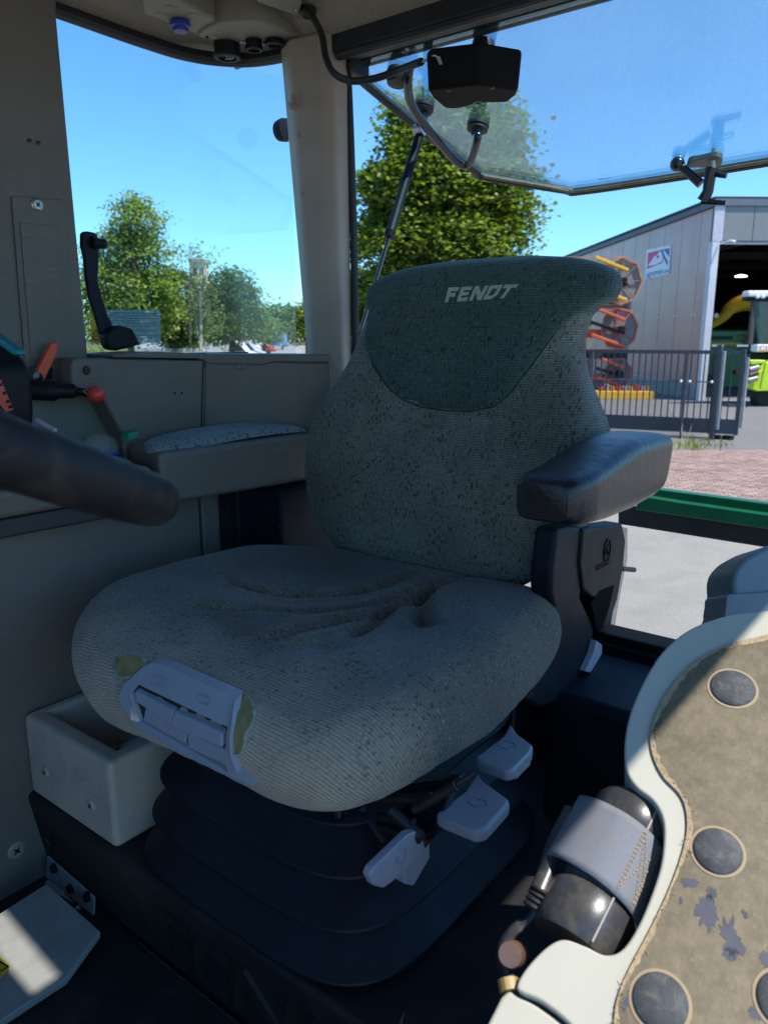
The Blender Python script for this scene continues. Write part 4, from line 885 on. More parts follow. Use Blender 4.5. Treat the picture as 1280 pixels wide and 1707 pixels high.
q.l(base, q.b.inputs['Base Color']); q.b.inputs['Roughness'].default_value = .75; q.bump(wv2, .5, .0006); m_web = q.m
rt = u_.cross(ax) if u_.cross(ax).dot(Vector((math.sin(YAW), -math.cos(YAW), 0))) > 0 else -(u_.cross(ax))
v = []; uv = []; NA = 60; NL = 10
for i in range(NA + 1):
    th_ = -1.45 + i / NA * 2.75; r = RR * 1.03 + (.012 * max(0, (-th_ - .5)) ** 1.5)
    for j in range(NL + 1):
        t = .20 + .52 * j / NL + .10 * (i / NA) * 1.0 - .08; p = e0 + ax * L * t + (u_ * math.cos(th_) + rt * math.sin(th_)) * r
        v.append(p); uv.append((t * L, th_ * r))
f = [(i * (NL + 1) + j, i * (NL + 1) + j + 1, (i + 1) * (NL + 1) + j + 1, (i + 1) * (NL + 1) + j) for i in range(NA) for j in range(NL)]
wb = mk('webbing', v, f, m_web, br, smooth=180, uv=uv)
sol = wb.modifiers.new('thickness', 'SOLIDIFY'); sol.thickness = .0018; sol.offset = 0
st_ = MB(); random.seed(2)
def WP(t, th_): r = RR * 1.03 + .0014; return e0 + ax * L * t + (u_ * math.cos(th_) + rt * math.sin(th_)) * r
for s0, s1, t0, t1 in ((.25, .25, .20, .66), (.30, .30, .20, .66), (.66, .66, .22, .68), (.72, .72, .22, .68), (.78, .78, .22, .68), (.25, .72, .20, .68), (.25, .72, .66, .24), (.28, .66, .2, .5)):
    n_ = 14
    for k in range(n_):
        a0, a1 = k / n_, (k + .6) / n_; st_.bar(WP(t0 + (t1 - t0) * a0, s0 + (s1 - s0) * a0 + random.uniform(-.01, .01)), WP(t0 + (t1 - t0) * a1, s0 + (s1 - s0) * a1), .0009, .0006, up=u_)
st_.build('stitching', M('tan_thread', (.30, .22, .13), .8), br, smooth=0)
MB().tube([D(955, 1352, .765), D(925, 1412, .755), D(915, 1450, .745), D(897, 1492, .735)], .0085, 14).build('belt_pin', m_reel, br, smooth=50)
gr = MB()
for k in range(4): gr.lathe(D(903 - k * 4, 1482 + k * 9, .733), (D(890, 1512, .733) - D(903, 1482, .733)), [(.008, 0), (.0098, .002), (.008, .004)], 18)
gr.build('rubber_gaiter', m_rub, br)
bl = thing('belt_anchor', 'black eyelet with a copper-coloured bolt below the belt reel', 'bolt', tuple(D(848, 1590, .74)))
MB().tube(cr([D(893, 1515, .735), D(880, 1535, .737), D(858, 1550, .74), D(840, 1575, .742), D(838, 1605, .742), D(845, 1628, .742), D(862, 1640, .745)], 5), [.005] * 8 + [.0075] * 8 + [.009] * 6 + [.008] * 9, 10, flat=.5).build('eyelet', m_reel, bl, smooth=50)
MB().lathe(D(851, 1592, .728), (-D(851, 1592, 1) + Vector((.1, .2, -.2))), [(.0105, -.02), (.0105, .0), (.0095, .002), (0, .0025)], 24).build('copper_bolt', M('copper_bolt', (.55, .30, .20), .35, metal=.8, dirt=(.2, .12, .08), dirtamt=.5, ds=80), bl)
# ------------------------------------------------------------------ raised rear window and what hangs from it
gp0 = Vector((1.25, 0, .53)); gn = Vector((.277, 0, 1)).normalized()
def GL(x, y, off=0.0): return PL(x, y, gp0 - gn * off, gn)       # off: metres below the pane
m_tint = glassm('tinted_glass', (.74, .92, 1.0), dust=.02, dustcol=(.35, .5, .6), refl=.55, dscale=70, ior=1.55)
rw = thing('rear_window', 'raised tinted rear window pane with black rubber rim, hinged at the rear header', 'window', (1.27, .6, .505))
edge = [(572, 106), (620, 148), (700, 214), (790, 283), (808, 294), (940, 316), (962, 319), (1100, 299), (1290, 268), (1400, 250)]
epts = [GL(x, y) for x, y in edge]
hl = Vector((1.28, epts[0].y, .5217)); far_r = Vector((epts[-1].x, -.25, epts[-1].z)); hr = Vector((1.28, -.25, .5217))
outl = [hl] + epts[1:] + [far_r, hr]
MB().prism(outl, gn * .004).build('pane', m_tint, rw, smooth=0)
MB().tube(cr([hl] + epts[1:] + [far_r], 4), .0095, 10).build('rubber_rim', m_rub, rw)
m_gold = M('dusty_seal', (.16, .125, .06), .6, var=.3, vs=60)
MB().tube([p + Vector((-.016, -.006 if i < 4 else 0, .0)) - gn * .002 for i, p in enumerate(cr(epts[4:] + [far_r], 4))], .004, 8).build('inner_seal', m_gold, rw)
MB().box((1.262, -.25, .528), (1.292, 1.10, .565)).build('hinge_rail', m_rub, rw, bevel=.006)
MB().box((1.292, -.25, .519), (1.303, 1.085, .534)).build('rail_lip', M('dusty_rubber', (.045, .038, .026), .6, var=.3, vs=30), rw, bevel=.004)
MB().box((1.24, 1.05, .495), (1.30, 1.10, .53)).build('hinge_foot', m_rub, rw, bevel=.006)
bs, fs, ex = text_mb('SEKURIT', GL(998, 300, .001), (0, -1, 0), (-1, 0, .2385), .008, .0003, width=.032)
mk('glass_mark', bs, fs, m_black, rw, smooth=0)
def disc(x, y, r=.020, par=None):
    p = GL(x, y); MB().lathe(p, -gn, [(r, -.003), (r, .004), (r * .85, .006), (r * .95, .008), (r * .95, .012), (r * .6, .014), (r * .5, .022), (0, .022)], 28).build('grommet', m_rub, par); return p - gn * .022
wm = thing('wiper_motor_box', 'black wiper motor box with a bent handle bar, hanging below the raised rear window', 'wiper motor', tuple(GL(780, 130, .05)))
# box: bottom face plane below the glass, seen from beneath
zb = .375
bot = [C(x, y, zb) for x, y in cr2([(716, 152), (738, 178), (752, 182), (790, 173), (820, 172), (845, 172), (862, 158), (866, 148), (802, 138), (780, 140), (714, 142), (712, 146)], 3)]
bot = [C(x, y, zb) for x, y in ((713, 152), (722, 165), (738, 179), (750, 182), (766, 181), (800, 172), (846, 171), (860, 160), (864, 150), (798, 140), (722, 148))]
tops = [C(x, y, .445) for x, y in ((700, 104), (700, 108), (702, 112), (705, 116), (730, 125), (800, 120), (862, 118), (866, 108), (866, 98), (803, 76), (704, 98))]
b = MB(); n_ = len(bot)
# body built as a real box in cab axes: lower outline on zb, walls rising to the glass with a slight draft
cxb = sum((p for p in bot), Vector()) / n_
topo = [Vector((cxb.x + (p.x - cxb.x) * 1.05, cxb.y + (p.y - cxb.y) * 1.05, zb + .058)) for p in bot]
b.add([tuple(p) for p in bot] + [tuple(p) for p in topo], [tuple(range(n_ - 1, -1, -1)), tuple(range(n_, 2 * n_))] + [(i, (i + 1) % n_, n_ + (i + 1) % n_, n_ + i) for i in range(n_)])
b.build('motor_box', M('motor_black', (.005, .005, .006), .75, spec=.15), wm, bevel=.006, seg=3)
for x, y in ((748, 150), (820, 146)): MB().lathe(C(x, y, zb), (0, 0, -1), [(.005, -.001), (.004, .0012), (0, .0008)], 12).build('screw', m_rub, wm)
MB().lathe(C(796, 170, zb), (0, 0, -1), [(.008, -.001), (.008, .001), (.005, .0015), (.004, -.001), (0, -.001)], 16).build('drain_cap', m_green, wm)
pA_ = disc(797, 207, .024, wm); pB_ = GL(683, 108, .012)
MB().lathe(GL(664, 118, .0), -gn, [(.022, -.002), (.024, .01), (.018, .026), (0, .028)], 24).build('end_mount', m_rub, wm)
MB().lathe(GL(806, 72, .0), -gn, [(.020, -.002), (.022, .014), (.016, .022), (.022, .03), (0, .032)], 24).build('end_mount', m_rub, wm)
MB().tube(cr([GL(683, 112, .008), GL(680, 134, .025), GL(684, 168, .035), GL(706, 205, .045), GL(735, 240, .055), GL(760, 268, .062), GL(772, 275, .062), GL(783, 270, .058), GL(790, 252, .050), GL(796, 228, .036), pA_], 7), .0088, 14).build('handle_bar', M('gloss_black_tube', (.006, .008, .016), .16, spec=.7), wm, smooth=180)
for k in range(3):
    MB().tube(cr([C(702 + 4 * k, 104 - k, .43), C(712 + 5 * k, 96 - 2 * k, .425), C(726 + 2 * k, 92 + 3 * k, .42), C(730 + 3 * k, 104 + 2 * k, .415)], 5), .0012, 6).build('loose_wire', M('wire_white', (.5, .48, .38), .5), wm)
MB().bar(C(730, 94, .415), C(738, 114, .405), .005, .003).build('wire_connector', M('connector_white', (.35, .36, .33), .5), wm, bevel=.0005)
cbl = MB().tube(cr([C(513, 16, .575), C(522, 28, .555), C(537, 60, .52), C(543, 95, .475), C(556, 121, .445), C(585, 134, .435), C(625, 130, .435), C(665, 116, .44), C(702, 102, .43)], 7), .0062, 12)
co = cbl.build('power_cable', m_rub, smooth=180); tag(co, 'black power cable looping from the ceiling grommet to the black motor box', 'cable')
MB().lathe(C(513, 16, .580), (0, 0, -1), [(.016, -.003), (.016, .004), (.010, .012), (0, .012)], 24).build('grommet', m_rub, co)
st = thing('gas_strut', 'black gas strut holding up the rear window, its rod running down behind the seat', 'gas strut', tuple(A(596, 568, 1.30)))
p0 = GL(705, 181, .014); MB().lathe(GL(707, 176), -gn, [(.021, -.003), (.021, .004), (.018, .006), (.021, .009), (.017, .015), (.011, .017), (.011, .04), (0, .04)], 28).build('strut_mount', m_rub, st)
pt = GL(700, 222, .035); pm = A(646, 408, 1.42); pb = A(596, 570, 1.30)
dr = (pb - pt).normalized(); pm = pt + dr * ((pb - pt).length * .50)
MB().lathe(pt + Vector((0, 0, .008)), (0, 1, 0), [(.013, -.012), (.013, .012)], 20).build('strut_eye', m_steel, st)
MB().tube([pt, pt + (pm - pt) * .05, pt + (pm - pt) * .93, pt + (pm - pt) * .94, pm], [.008, .0105, .0105, .0125, .0120], 18).build('cylinder', m_blackpl, st, smooth=40)
MB().tube([pm, pb], .0045, 12).build('rod', M('rod_dark', (.10, .10, .10), .25, metal=.9), st)
MB().ball(pb + Vector((0, 0, -.004)), .013, 16, (1, 1, 1.2)).build('ball_socket', m_rub, st)
MB().lathe(pb, (A(566, 571, 1.33) - pb), [(.010, .0), (.010, .030), (.013, .031), (.013, .048), (0, .050)], 18).build('green_stud', m_green, st)
# latch handle at the window's lower edge
la = thing('window_latch', 'black double-arm latch handle with round ball grip on the raised window edge', 'latch', tuple(GL(1185, 272)))
pc0 = GL(1172, 262)
MB().prism([GL(x, y) for x, y in cr2([(1147, 270), (1150, 260), (1170, 256), (1195, 251), (1205, 256), (1203, 266), (1190, 271), (1165, 270)], 4)], -gn * .012).build('latch_plate', M('grey_green_plastic', (.10, .12, .10), .4), la, bevel=.003)
ps = GL(1187, 258)
def LD(x, y): return PL(x, y, ps, Vector((1, 0, .1)).normalized())
MB().tube([LD(1190, 246), LD(1188, 285)], .006, 14).build('spindle', m_steel, la)
MB().tube([LD(1187, 278), LD(1185, 284), LD(1180, 318), LD(1172, 334)], [.0115, .0125, .0115, .0135], 16).build('latch_body', m_black, la, smooth=50)
MB().tube([LD(1168, 306), LD(1150, 290), LD(1131, 274)], [.010, .009, .0085], 14).build('latch_arm', m_black, la, smooth=50)
MB().ball(LD(1129, 273), .0155, 20).build('ball_grip', m_black, la, smooth=60)
MB().tube([LD(1170, 335), LD(1192, 337), LD(1210, 338)], [.0085, .006, .005], 12).build('latch_hook', m_black, la, smooth=50)
MB().tube([LD(1184, 285), LD(1200, 291), LD(1211, 293)], [.0085, .006, .005], 12).build('latch_hook', m_black, la, smooth=50)

# green crossbeam behind the cab with the black lip below
gb0, gb1 = A(1040, 812, 2.0), A(1480, 868, 1.95)
gr_ = thing('green_beam', 'dark green painted steel crossbeam outside, running behind the near armrest', 'beam', tuple(gb0))
def strip(pts, a, ext, nm, m, bev=.003): return MB().prism([A(x, y, a) for x, y in pts], ext).build(nm, m, gr_, bevel=bev)
strip([(1060, 811), (1115, 818), (1480, 866), (1480, 888), (1130, 838), (1060, 826)], 2.02, (.03, 0, 0), 'upper_flange', m_green)
strip([(1060, 825), (1130, 837), (1480, 887), (1480, 912), (1110, 857), (1060, 850)], 1.99, (.03, 0, 0), 'lower_flange', m_green)
strip([(1030, 843), (1110, 849), (1480, 904), (1480, 948), (1270, 912), (1045, 876), (1030, 874)], 2.025, (.02, 0, 0), 'black_lip', m_rub)
# ------------------------------------------------------------------ outdoors
GZ = -2.5
def sheet(name, pts, z, m): return tag(mk(name, [(p[0], p[1], z) for p in pts], [tuple(range(len(pts)))], m, smooth=0), kind='structure')
def noisemat(name, c0, c1, sc, c2=None, sc2=1, amt=.3, rough=.9, fine=None, bump=.4):
    q = NT(name); c = q.co(); base = q.mix(q.ramp(q.noise(c, sc, 8, .7), .3, .7), c0, c1)
    if c2: base = q.mix(q.math('MULTIPLY', q.ramp(q.noise(c, sc2, 5, .6, .4), .45, .7), amt), base, c2)
    if fine: base = q.mix(q.math('MULTIPLY', q.ramp(q.noise(c, fine, 2, .6), .55, .7), .35), base, tuple(min(1, x * 2.0) for x in c1))
    q.l(base, q.b.inputs['Base Color']); q.b.inputs['Roughness'].default_value = rough; q.bump(q.noise(c, sc * 4, 4), bump, .01); return q.m
m_asph = noisemat('asphalt', (.215, .195, .165), (.315, .288, .245), 34, (.17, .16, .15), 1.6, .5, fine=70)
m_yard = noisemat('yard_asphalt', (.13, .122, .122), (.175, .165, .16), 25, (.20, .175, .15), .6, .4, fine=60)
m_brick = noisemat('red_paving_base', (.20, .12, .095), (.28, .17, .14), 8, (.30, .26, .22), 1.5, .4)
m_grassg = noisemat('verge', (.06, .085, .02), (.13, .13, .045), 3, (.16, .13, .07), .5, .5)
big = [(-300, -300), (500, -300), (500, 500), (-300, 500)]
sheet('ground', big, GZ, m_asph)
G = lambda x, y: C(x, y, GZ)
E2 = lambda X, Y: E(X, Y, GZ)
sheet('yard', [E2(3.5, 17.2), E2(60, 17.2), E2(60, 90), E2(-9, 90), E2(-9, 20)], GZ + .004, m_yard)
sheet('brick_paving', [E2(-1, 11.4), E2(30, 10.4), E2(30, 16.8), E2(8, 17.0), E2(-2, 17.4)], GZ + .004, m_brick)
# individual paving bricks where they can still be told apart, one counted-past-limit mass
bk = MB(); random.seed(4); bw, bl_ = .20, .10
for i in range(44):
    for j in range(58):
        X = 4.2 + i * .207 + (j % 2) * .1; Y = 11.3 + j * .104
        if Y > 17.0: continue
        o = E(X, Y, GZ + .006); ux = E(1, 0, 0); uy = E(0, 1, 0); h = .006 + random.random() * .008
        p = [o, o + ux * bw * .95, o + ux * bw * .95 + uy * bl_ * .93, o + uy * bl_ * .93]
        bk.hexa(p + [k + Vector((0, 0, h)) for k in p])
m_bricks = M('red_paver', (.30, .20, .165), .85, var=.15, vs=2, island=.22, dirt=(.34, .29, .24), dirtamt=.45, ds=2)
tag(bk.build('paving_brick', m_bricks, smooth=0), kind='structure')
sheet('verge_strip', [E2(-5, 17.6), E2(7.2, 17.3), E2(7.4, 18.3), E2(-5, 19.2)], GZ + .009, noisemat('sandy_verge', (.30, .24, .17), (.22, .20, .12), 5, (.1, .15, .04), 2, .5))
# left: verge and road seen through the side window
sheet('grass_field', [E2(-40, 8), E2(-3.6, 8), E2(-8, 40), E2(-14, 90), E2(-22, 170), E2(-30, 400), E2(-300, 400), E2(-300, 30)], GZ + .004, m_grassg)
roadm = noisemat('road_surface', (.22, .22, .22), (.27, .27, .26), 4)
rdir = [C(x, y, GZ) for x, y in ((440, 592), (505, 592), (484, 571), (466, 571))]
sheet('road', rdir, GZ + .012, roadm)

# ---- vegetation
def leafcol(name, c, var=.35, trans=.35):
    q = NT(name); g = q.n('ShaderNodeNewGeometry'); co = q.co()
    base = q.mix(g.outputs['Random Per Island'], tuple(x * (1 - var) for x in c), tuple(min(1, x * (1 + var)) for x in c))
    base = q.mix(q.math('MULTIPLY', q.ramp(q.noise(co, .8, 3), .45, .7), .4), base, (c[0] * 1.7, c[1] * 1.35, c[2] * .8))
    q.l(base, q.b.inputs['Base Color']); q.b.inputs['Roughness'].default_value = .5; q.b.inputs['Specular IOR Level'].default_value = .35
    tl = q.n('ShaderNodeBsdfTranslucent'); q.l(q.mix(1.0, base, (1.3, 1.5, .4), 'MULTIPLY'), tl.inputs[0]); ms = q.n('ShaderNodeMixShader'); ms.inputs[0].default_value = trans
    q.l(q.b.outputs[0], ms.inputs[1]); q.l(tl.outputs[0], ms.inputs[2]); q.l(ms.outputs[0], q.out.inputs[0]); return q.m
m_maple = leafcol('maple_leaf', (.155, .215, .042), .55); m_leafd = leafcol('dark_leaf', (.10, .165, .05)); m_leafm = leafcol('mid_leaf', (.22, .29, .08)); m_leafy = leafcol('yellow_leaf', (.22, .27, .05)); m_birch = leafcol('birch_leaf', (.13, .16, .07))
m_bark = M('bark', (.10, .08, .06), .9, var=.3, vs=3, grain=.5, gs=30, gd=.02); m_wbark = M('white_bark', (.45, .42, .37), .8, var=.3, vs=2)
leafshape = np.array([(0, -.5), (.20, -.30), (.52, -.22), (.34, .02), (.46, .34), (.16, .24), (0, .55), (-.16, .24), (-.46, .34), (-.34, .02), (-.52, -.22), (-.20, -.30)])
simple = np.array([(0, -.5), (.34, -.05), (0, .5), (-.34, .05)])
def leaves(name, centers, per, size, spread, mat, parent, shape, droop=.5, seed=1):
    r = np.random.default_rng(seed); n = len(centers) * per
    cen = np.repeat(centers, per, 0); off = r.normal(0, 1, (n, 3)) * np.array([spread, spread, spread * .42])
    off[:, 2] -= droop * (np.hypot(off[:, 0], off[:, 1])) * .55
    P = cen + off; az = r.uniform(0, 2 * np.pi, n); tilt = r.normal(.45, .35, n)
    nx, ny, nz = np.sin(tilt) * np.cos(az), np.sin(tilt) * np.sin(az), np.cos(tilt); N = np.stack([nx, ny, nz], 1)
    rot = r.uniform(0, 2 * np.pi, n); T = np.stack([np.cos(rot), np.sin(rot), np.zeros(n)], 1); T -= N * (T * N).sum(1)[:, None]; T /= np.linalg.norm(T, axis=1)[:, None]; Bt = np.cross(N, T)
    s = size * r.uniform(.65, 1.25, n); k = len(shape)
    V = P[:, None, :] + (T[:, None, :] * shape[None, :, 0, None] + Bt[:, None, :] * shape[None, :, 1, None]) * s[:, None, None]
    V = V + N[:, None, :] * (-(shape[:, 0] ** 2) * .5)[None, :, None] * s[:, None, None]
    me = bpy.data.meshes.new(name); me.vertices.add(n * k); me.vertices.foreach_set('co', V.reshape(-1).astype(np.float32))
    me.loops.add(n * k); me.loops.foreach_set('vertex_index', np.arange(n * k, dtype=np.int32)); me.polygons.add(n); me.polygons.foreach_set('loop_start', np.arange(0, n * k, k, dtype=np.int32))
    me.update(calc_edges=True); me.materials.append(mat); o = bpy.data.objects.new(name, me); return link(o, parent)
def blobs_centers(bl, n, seed, shell=.55):
    r = np.random.default_rng(seed); out = []; vol = np.array([b[3] * b[4] * b[5] for b in bl]); cnt = (n * vol / vol.sum()).astype(int) + 1
    for b, c in zip(bl, cnt):
        d = r.normal(0, 1, (c, 3)); d /= np.linalg.norm(d, axis=1)[:, None]; rad = (shell + (1 - shell) * r.uniform(0, 1, c) ** .6); rad = rad * (1 + r.normal(0, .07, c))
        out.append(np.array(b[:3]) + d * rad[:, None] * np.array(b[3:6]))
    return np.concatenate(out)
def tree(name, label, base, bl, ncl, per, size, spread, mat, trunk=.15, bark=None, group=None, shape=simple, seed=1, cat='tree', droop=.5, shell=.5):
    t = thing(name, label, cat, tuple(base), group); base = Vector(base)
    top = max(b[2] + b[5] * .4 for b in bl); cx = sum(b[0] for b in bl) / len(bl); cy = sum(b[1] for b in bl) / len(bl)
    tm = MB(); mid = base.lerp(Vector((cx, cy, top)), .5) + Vector((.1, .05, 0)); tm.tube(cr([base + Vector((0, 0, -.1)), mid, Vector((cx, cy, top))], 6), [trunk * (1 - .85 * i / 12) for i in range(13)], 8)
    random.seed(seed)
    for b in bl:
        for _ in range(5):
            s = base.lerp(Vector((cx, cy, top)), random.uniform(.25, .8)); e = Vector(b[:3]) + Vector((random.uniform(-.7, .7) * b[3], random.uniform(-.7, .7) * b[4], random.uniform(-.2, .7) * b[5]))
            tm.tube(cr([s, s.lerp(e, .5) + Vector((0, 0, .1 * trunk)), e], 3), [trunk * .35 * (1 - .8 * i / 6) for i in range(7)], 5)
    tm.build('trunk', bark or m_bark, t, smooth=60)
    cr_ = leaves('crown', blobs_centers(bl, ncl, seed, shell), per, size, spread, mat, t, shape, droop, seed); return t
def EB(X, Y, Z, rx, ry, rz): p = E(X, Y, Z); return (p.x, p.y, p.z, rx, ry, rz)
# big maple behind the cab: 17 m away
def px2(x, y, d):  # pixel at forward distance d -> E coordinates
    r = ray(x, y); Y = r.x * math.cos(YAW) + r.y * math.sin(YAW); X = r.x * math.sin(YAW) - r.y * math.cos(YAW); k = d / Y; return X * k, d, r.z * k
def pb_(x, y, d, wx, wz, wy=None):  # blob from pixel centre and pixel half sizes
    X, Y, Z = px2(x, y, d); s = d / FPX; return EB(X, Y, Z, wx * s, (wy or wx) * s, wz * s)
bl = [pb_(755, 225, 17, 88, 80), pb_(690, 190, 17, 42, 50), pb_(830, 205, 17.2, 44, 54), pb_(845, 270, 17, 38, 48), pb_(740, 310, 17, 115, 70), pb_(680, 290, 16.6, 62, 60), pb_(822, 330, 17, 66, 70), pb_(650, 370, 17, 50, 60),
      pb_(720, 400, 16.8, 115, 60), pb_(825, 410, 17, 66, 58), pb_(755, 480, 17, 120, 80), pb_(780, 620, 17, 120, 90), pb_(625, 290, 17, 24, 34), pb_(622, 345, 17, 26, 50), pb_(615, 395, 17, 22, 40)]
X, Y, Z = px2(770, 500, 17)
tree('maple_tree', 'large sunlit maple tree directly behind the cab, filling the view above the seat', E(X, Y, GZ), bl, 1500, 58, .108, .22, m_maple, .17, shape=leafshape, seed=5, droop=.7, shell=.35)
bl = [pb_(598, 480, 19, 36, 40), pb_(585, 540, 19, 40, 50), pb_(640, 500, 19.5, 40, 55), pb_(610, 600, 19, 60, 50)]
X, Y, Z = px2(600, 520, 19)
tree('maple_tree', 'smaller yellow-green maple tree between the rear corner pillar and the seat', E(X, Y, GZ), bl, 350, 48, .115, .20, m_leafy, .10, shape=leafshape, seed=8, droop=.7, shell=.3)
# trees through the side window
def ftree(label, bl, d, x, n, per, sz, spr, mat, seed, nm='broadleaf_tree', grp='trees seen through the side window', **k):
    X, Y, Z = px2(x, 560, d); return tree(nm, label, E(X, Y, GZ), bl, n, per, sz, spr, mat, k.pop('trunk', .25), group=grp, seed=seed, **k)
ftree('tallest leafy tree at the left of the side window', [pb_(230, 365, 45, 38, 46), pb_(200, 420, 45, 42, 50), pb_(245, 430, 45, 36, 50), pb_(190, 480, 45, 55, 50), pb_(240, 500, 45, 60, 50), pb_(225, 335, 45, 22, 18), pb_(165, 450, 45, 30, 50), pb_(200, 540, 45, 70, 30)], 45, 215, 680, 40, .23, .42, m_leafm, 21, shell=.4)
ftree('bushy green tree right beside the tallest tree', [pb_(290, 480, 52, 38, 45), pb_(285, 530, 52, 48, 40), pb_(310, 545, 52, 40, 30)], 52, 290, 360, 34, .25, .42, m_leafd, 22, shell=.35)
ftree('thin airy birch in front of the pale tower', [pb_(330, 470, 48, 22, 55), pb_(345, 520, 48, 22, 40)], 48, 330, 70, 10, .22, .5, m_birch, 23, nm='birch_tree', bark=m_wbark, trunk=.12, shell=.1)
ftree('sparse birch top standing above the other trees', [pb_(300, 415, 50, 26, 18), pb_(335, 425, 50, 24, 30)], 50, 312, 34, 9, .24, .5, m_leafm, 24, nm='birch_tree', bark=m_bark, trunk=.08, shell=.1)
ftree('rounded dark tree in the middle of the side window', [pb_(375, 490, 60, 38, 42), pb_(400, 510, 60, 38, 40), pb_(370, 535, 60, 55, 32), pb_(415, 535, 60, 28, 28), pb_(390, 470, 60, 24, 24)], 60, 385, 700, 32, .27, .5, m_leafd, 25, shell=.45)
ftree('low dark tree at the right shoulder of the rounded tree', [pb_(435, 545, 80, 22, 22), pb_(448, 550, 82, 16, 18)], 80, 438, 120, 12, .45, .6, m_leafd, 26, shell=.4)
ftree('yellow-green roadside tree at the right edge of the side window', [pb_(508, 535, 70, 18, 28), pb_(502, 560, 70, 12, 18), pb_(520, 520, 70, 20, 30)], 70, 512, 110, 12, .36, .45, m_leafy, 27, shell=.3)
# far wood: one mass
fw = []; 
for k in range(26): fw.append(pb_(425 + k * 4.6, 535 + 4 * math.sin(k * 1.3), 230, 14, 26 + 3 * math.sin(k * 2.1)))
fo = leaves('far_wood', blobs_centers(fw, 900, 31, .4), 8, 1.6, 1.8, m_leafd, None, simple, .3, 31)
tag(fo, 'distant dark wood along the horizon beyond the road', 'wood', kind='stuff')
fw = []
for k in range(60): X, Y, Z = px2(-700 + k * 45 if k < 40 else 1900 + (k - 40) * 40, 545, 260); fw.append(EB(X, Y, Z - 1, 9, 6, 8))
tag(leaves('horizon_wood', blobs_centers(fw, 900, 33, .4), 6, 2.2, 2.6, m_leafd, None, simple, .3, 33), 'distant strip of trees low on the horizon either side of the yard', 'wood', kind='stuff')
# low bush, grasses
ftree('bright green low bush in front of the parked vehicles', [pb_(312, 577, 55, 18, 16)], 55, 312, 60, 14, .22, .25, m_leafy, 28, nm='bush', grp=None, cat='bush', trunk=.05)
ftree('flat hedge bush at the far left foot of the side window', [pb_(158, 590, 30, 25, 12), pb_(190, 592, 30, 25, 10)], 30, 160, 90, 12, .12, .2, m_leafy, 29, nm='bush', grp=None, cat='bush', trunk=.03)
# tower block, far vehicles, signs
def ebox(X0, X1, Y0, Y1, z0, z1): return MB().hexa([E(X0, Y0, z0), E(X1, Y0, z0), E(X1, Y1, z0), E(X0, Y1, z0), E(X0, Y0, z1), E(X1, Y0, z1), E(X1, Y1, z1), E(X0, Y1, z1)])
m_tower = M('pale_render', (.62, .56, .48), .8, var=.06, vs=.3); m_white = M('white_paint', (.78, .79, .80), .4, var=.04); m_dglass = M('dark_glass', (.02, .03, .035), .1, spec=.8); m_bluepaint = M('blue_paint', (.02, .14, .45), .35); m_tyre = M('tyre', (.015, .015, .015), .8, island=0); m_redp = M('red_paint', (.55, .05, .03), .4); m_greyp = M('grey_metal', (.30, .32, .34), .5)
d = 150; X0, _, zt = px2(317, 437, d); X1, _, _ = px2(340, 437, d)
tw_ = thing('tower_building', 'pale high building half hidden behind the thin birch', 'building', tuple(E(X0, d, GZ)))
ebox(X0, X1, d, d + 4, GZ, zt).build('wall', m_tower, tw_, smooth=0); ebox(X0 - .3, X1 + .3, d - .3, d + 4.3, zt, zt + .6).build('roof', m_greyp, tw_, smooth=0)
for r_ in range(5):
    for c_i in range(2): ebox(X0 + .5 + c_i * 1.2, X0 + 1.2 + c_i * 1.2, d - .06, d + .02, zt - 2.2 - r_ * 2.6, zt - 1 - r_ * 2.6).build('window', m_dglass, tw_, smooth=0)
def lorry(name, label, x, y, d, w, h, m, cat='lorry'):
    X, Y, Z = px2(x, y, d); t = thing(name, label, cat, tuple(E(X, Y, GZ)))
    ebox(X - w / 2, X + w / 2, Y, Y + 3 * w, GZ + .8, GZ + h).build('body', m, t, smooth=0)
    ebox(X - w * .42, X + w * .42, Y - .05, Y + .01, GZ + h * .50, GZ + h * .76).build('windscreen', m_dglass, t, smooth=0)
    ebox(X - w * .45, X + w * .45, Y - .1, Y, GZ + .6, GZ + h * .28).build('bumper', m_greyp, t, smooth=0)
    for s in (-1, 1):
        MB().lathe(E(X + s * w * .40, Y + .7, GZ + .5), E(1, 0, 0), [(.5, -.15), (.5, .15)], 14).build('wheel', m_tyre, t)
        ebox(X + s * w * .35 - .15, X + s * w * .35 + .15, Y - .14, Y - .1, GZ + .9, GZ + 1.15).build('headlight', m_white, t, smooth=0)
    return t
lorry('lorry', 'bright blue lorry coming along the distant road', 462, 580, 150, 2.3, 3.0, m_bluepaint)
random.seed(9)
def van(x, d, label, m, w=2.0, h=2.1, L=4.6, nm='parked_van', cat='van'):
    X, Y, Z = px2(x, 575, d); t = thing(nm, label, cat, tuple(E(X, Y, GZ)), 'vehicles parked beyond the far verge')
    b = MB(); prof = [(0, .35), (0, h * .8), (L * .08, h), (L * .72, h), (L * .86, h * .62), (L, h * .52), (L, .35)]
    b.prism([E(X + p, Y, GZ + q_) for p, q_ in prof], E(0, w, 0)).build('body', m, t, smooth=0, bevel=.05)
    MB().prism([E(X + p, Y - .01, GZ + q_) for p, q_ in ((L * .55, h * .62), (L * .55, h * .9), (L * .72, h * .9), (L * .83, h * .62))], E(0, .02, 0)).build('side_window', m_dglass, t, smooth=0)
    for p in (.2, .8): MB().lathe(E(X + L * p, Y, GZ + .34), E(0, -1, 0), [(.34, -.2), (.34, .04), (.2, .05), (0, .05)], 16).build('wheel', m_tyre, t)
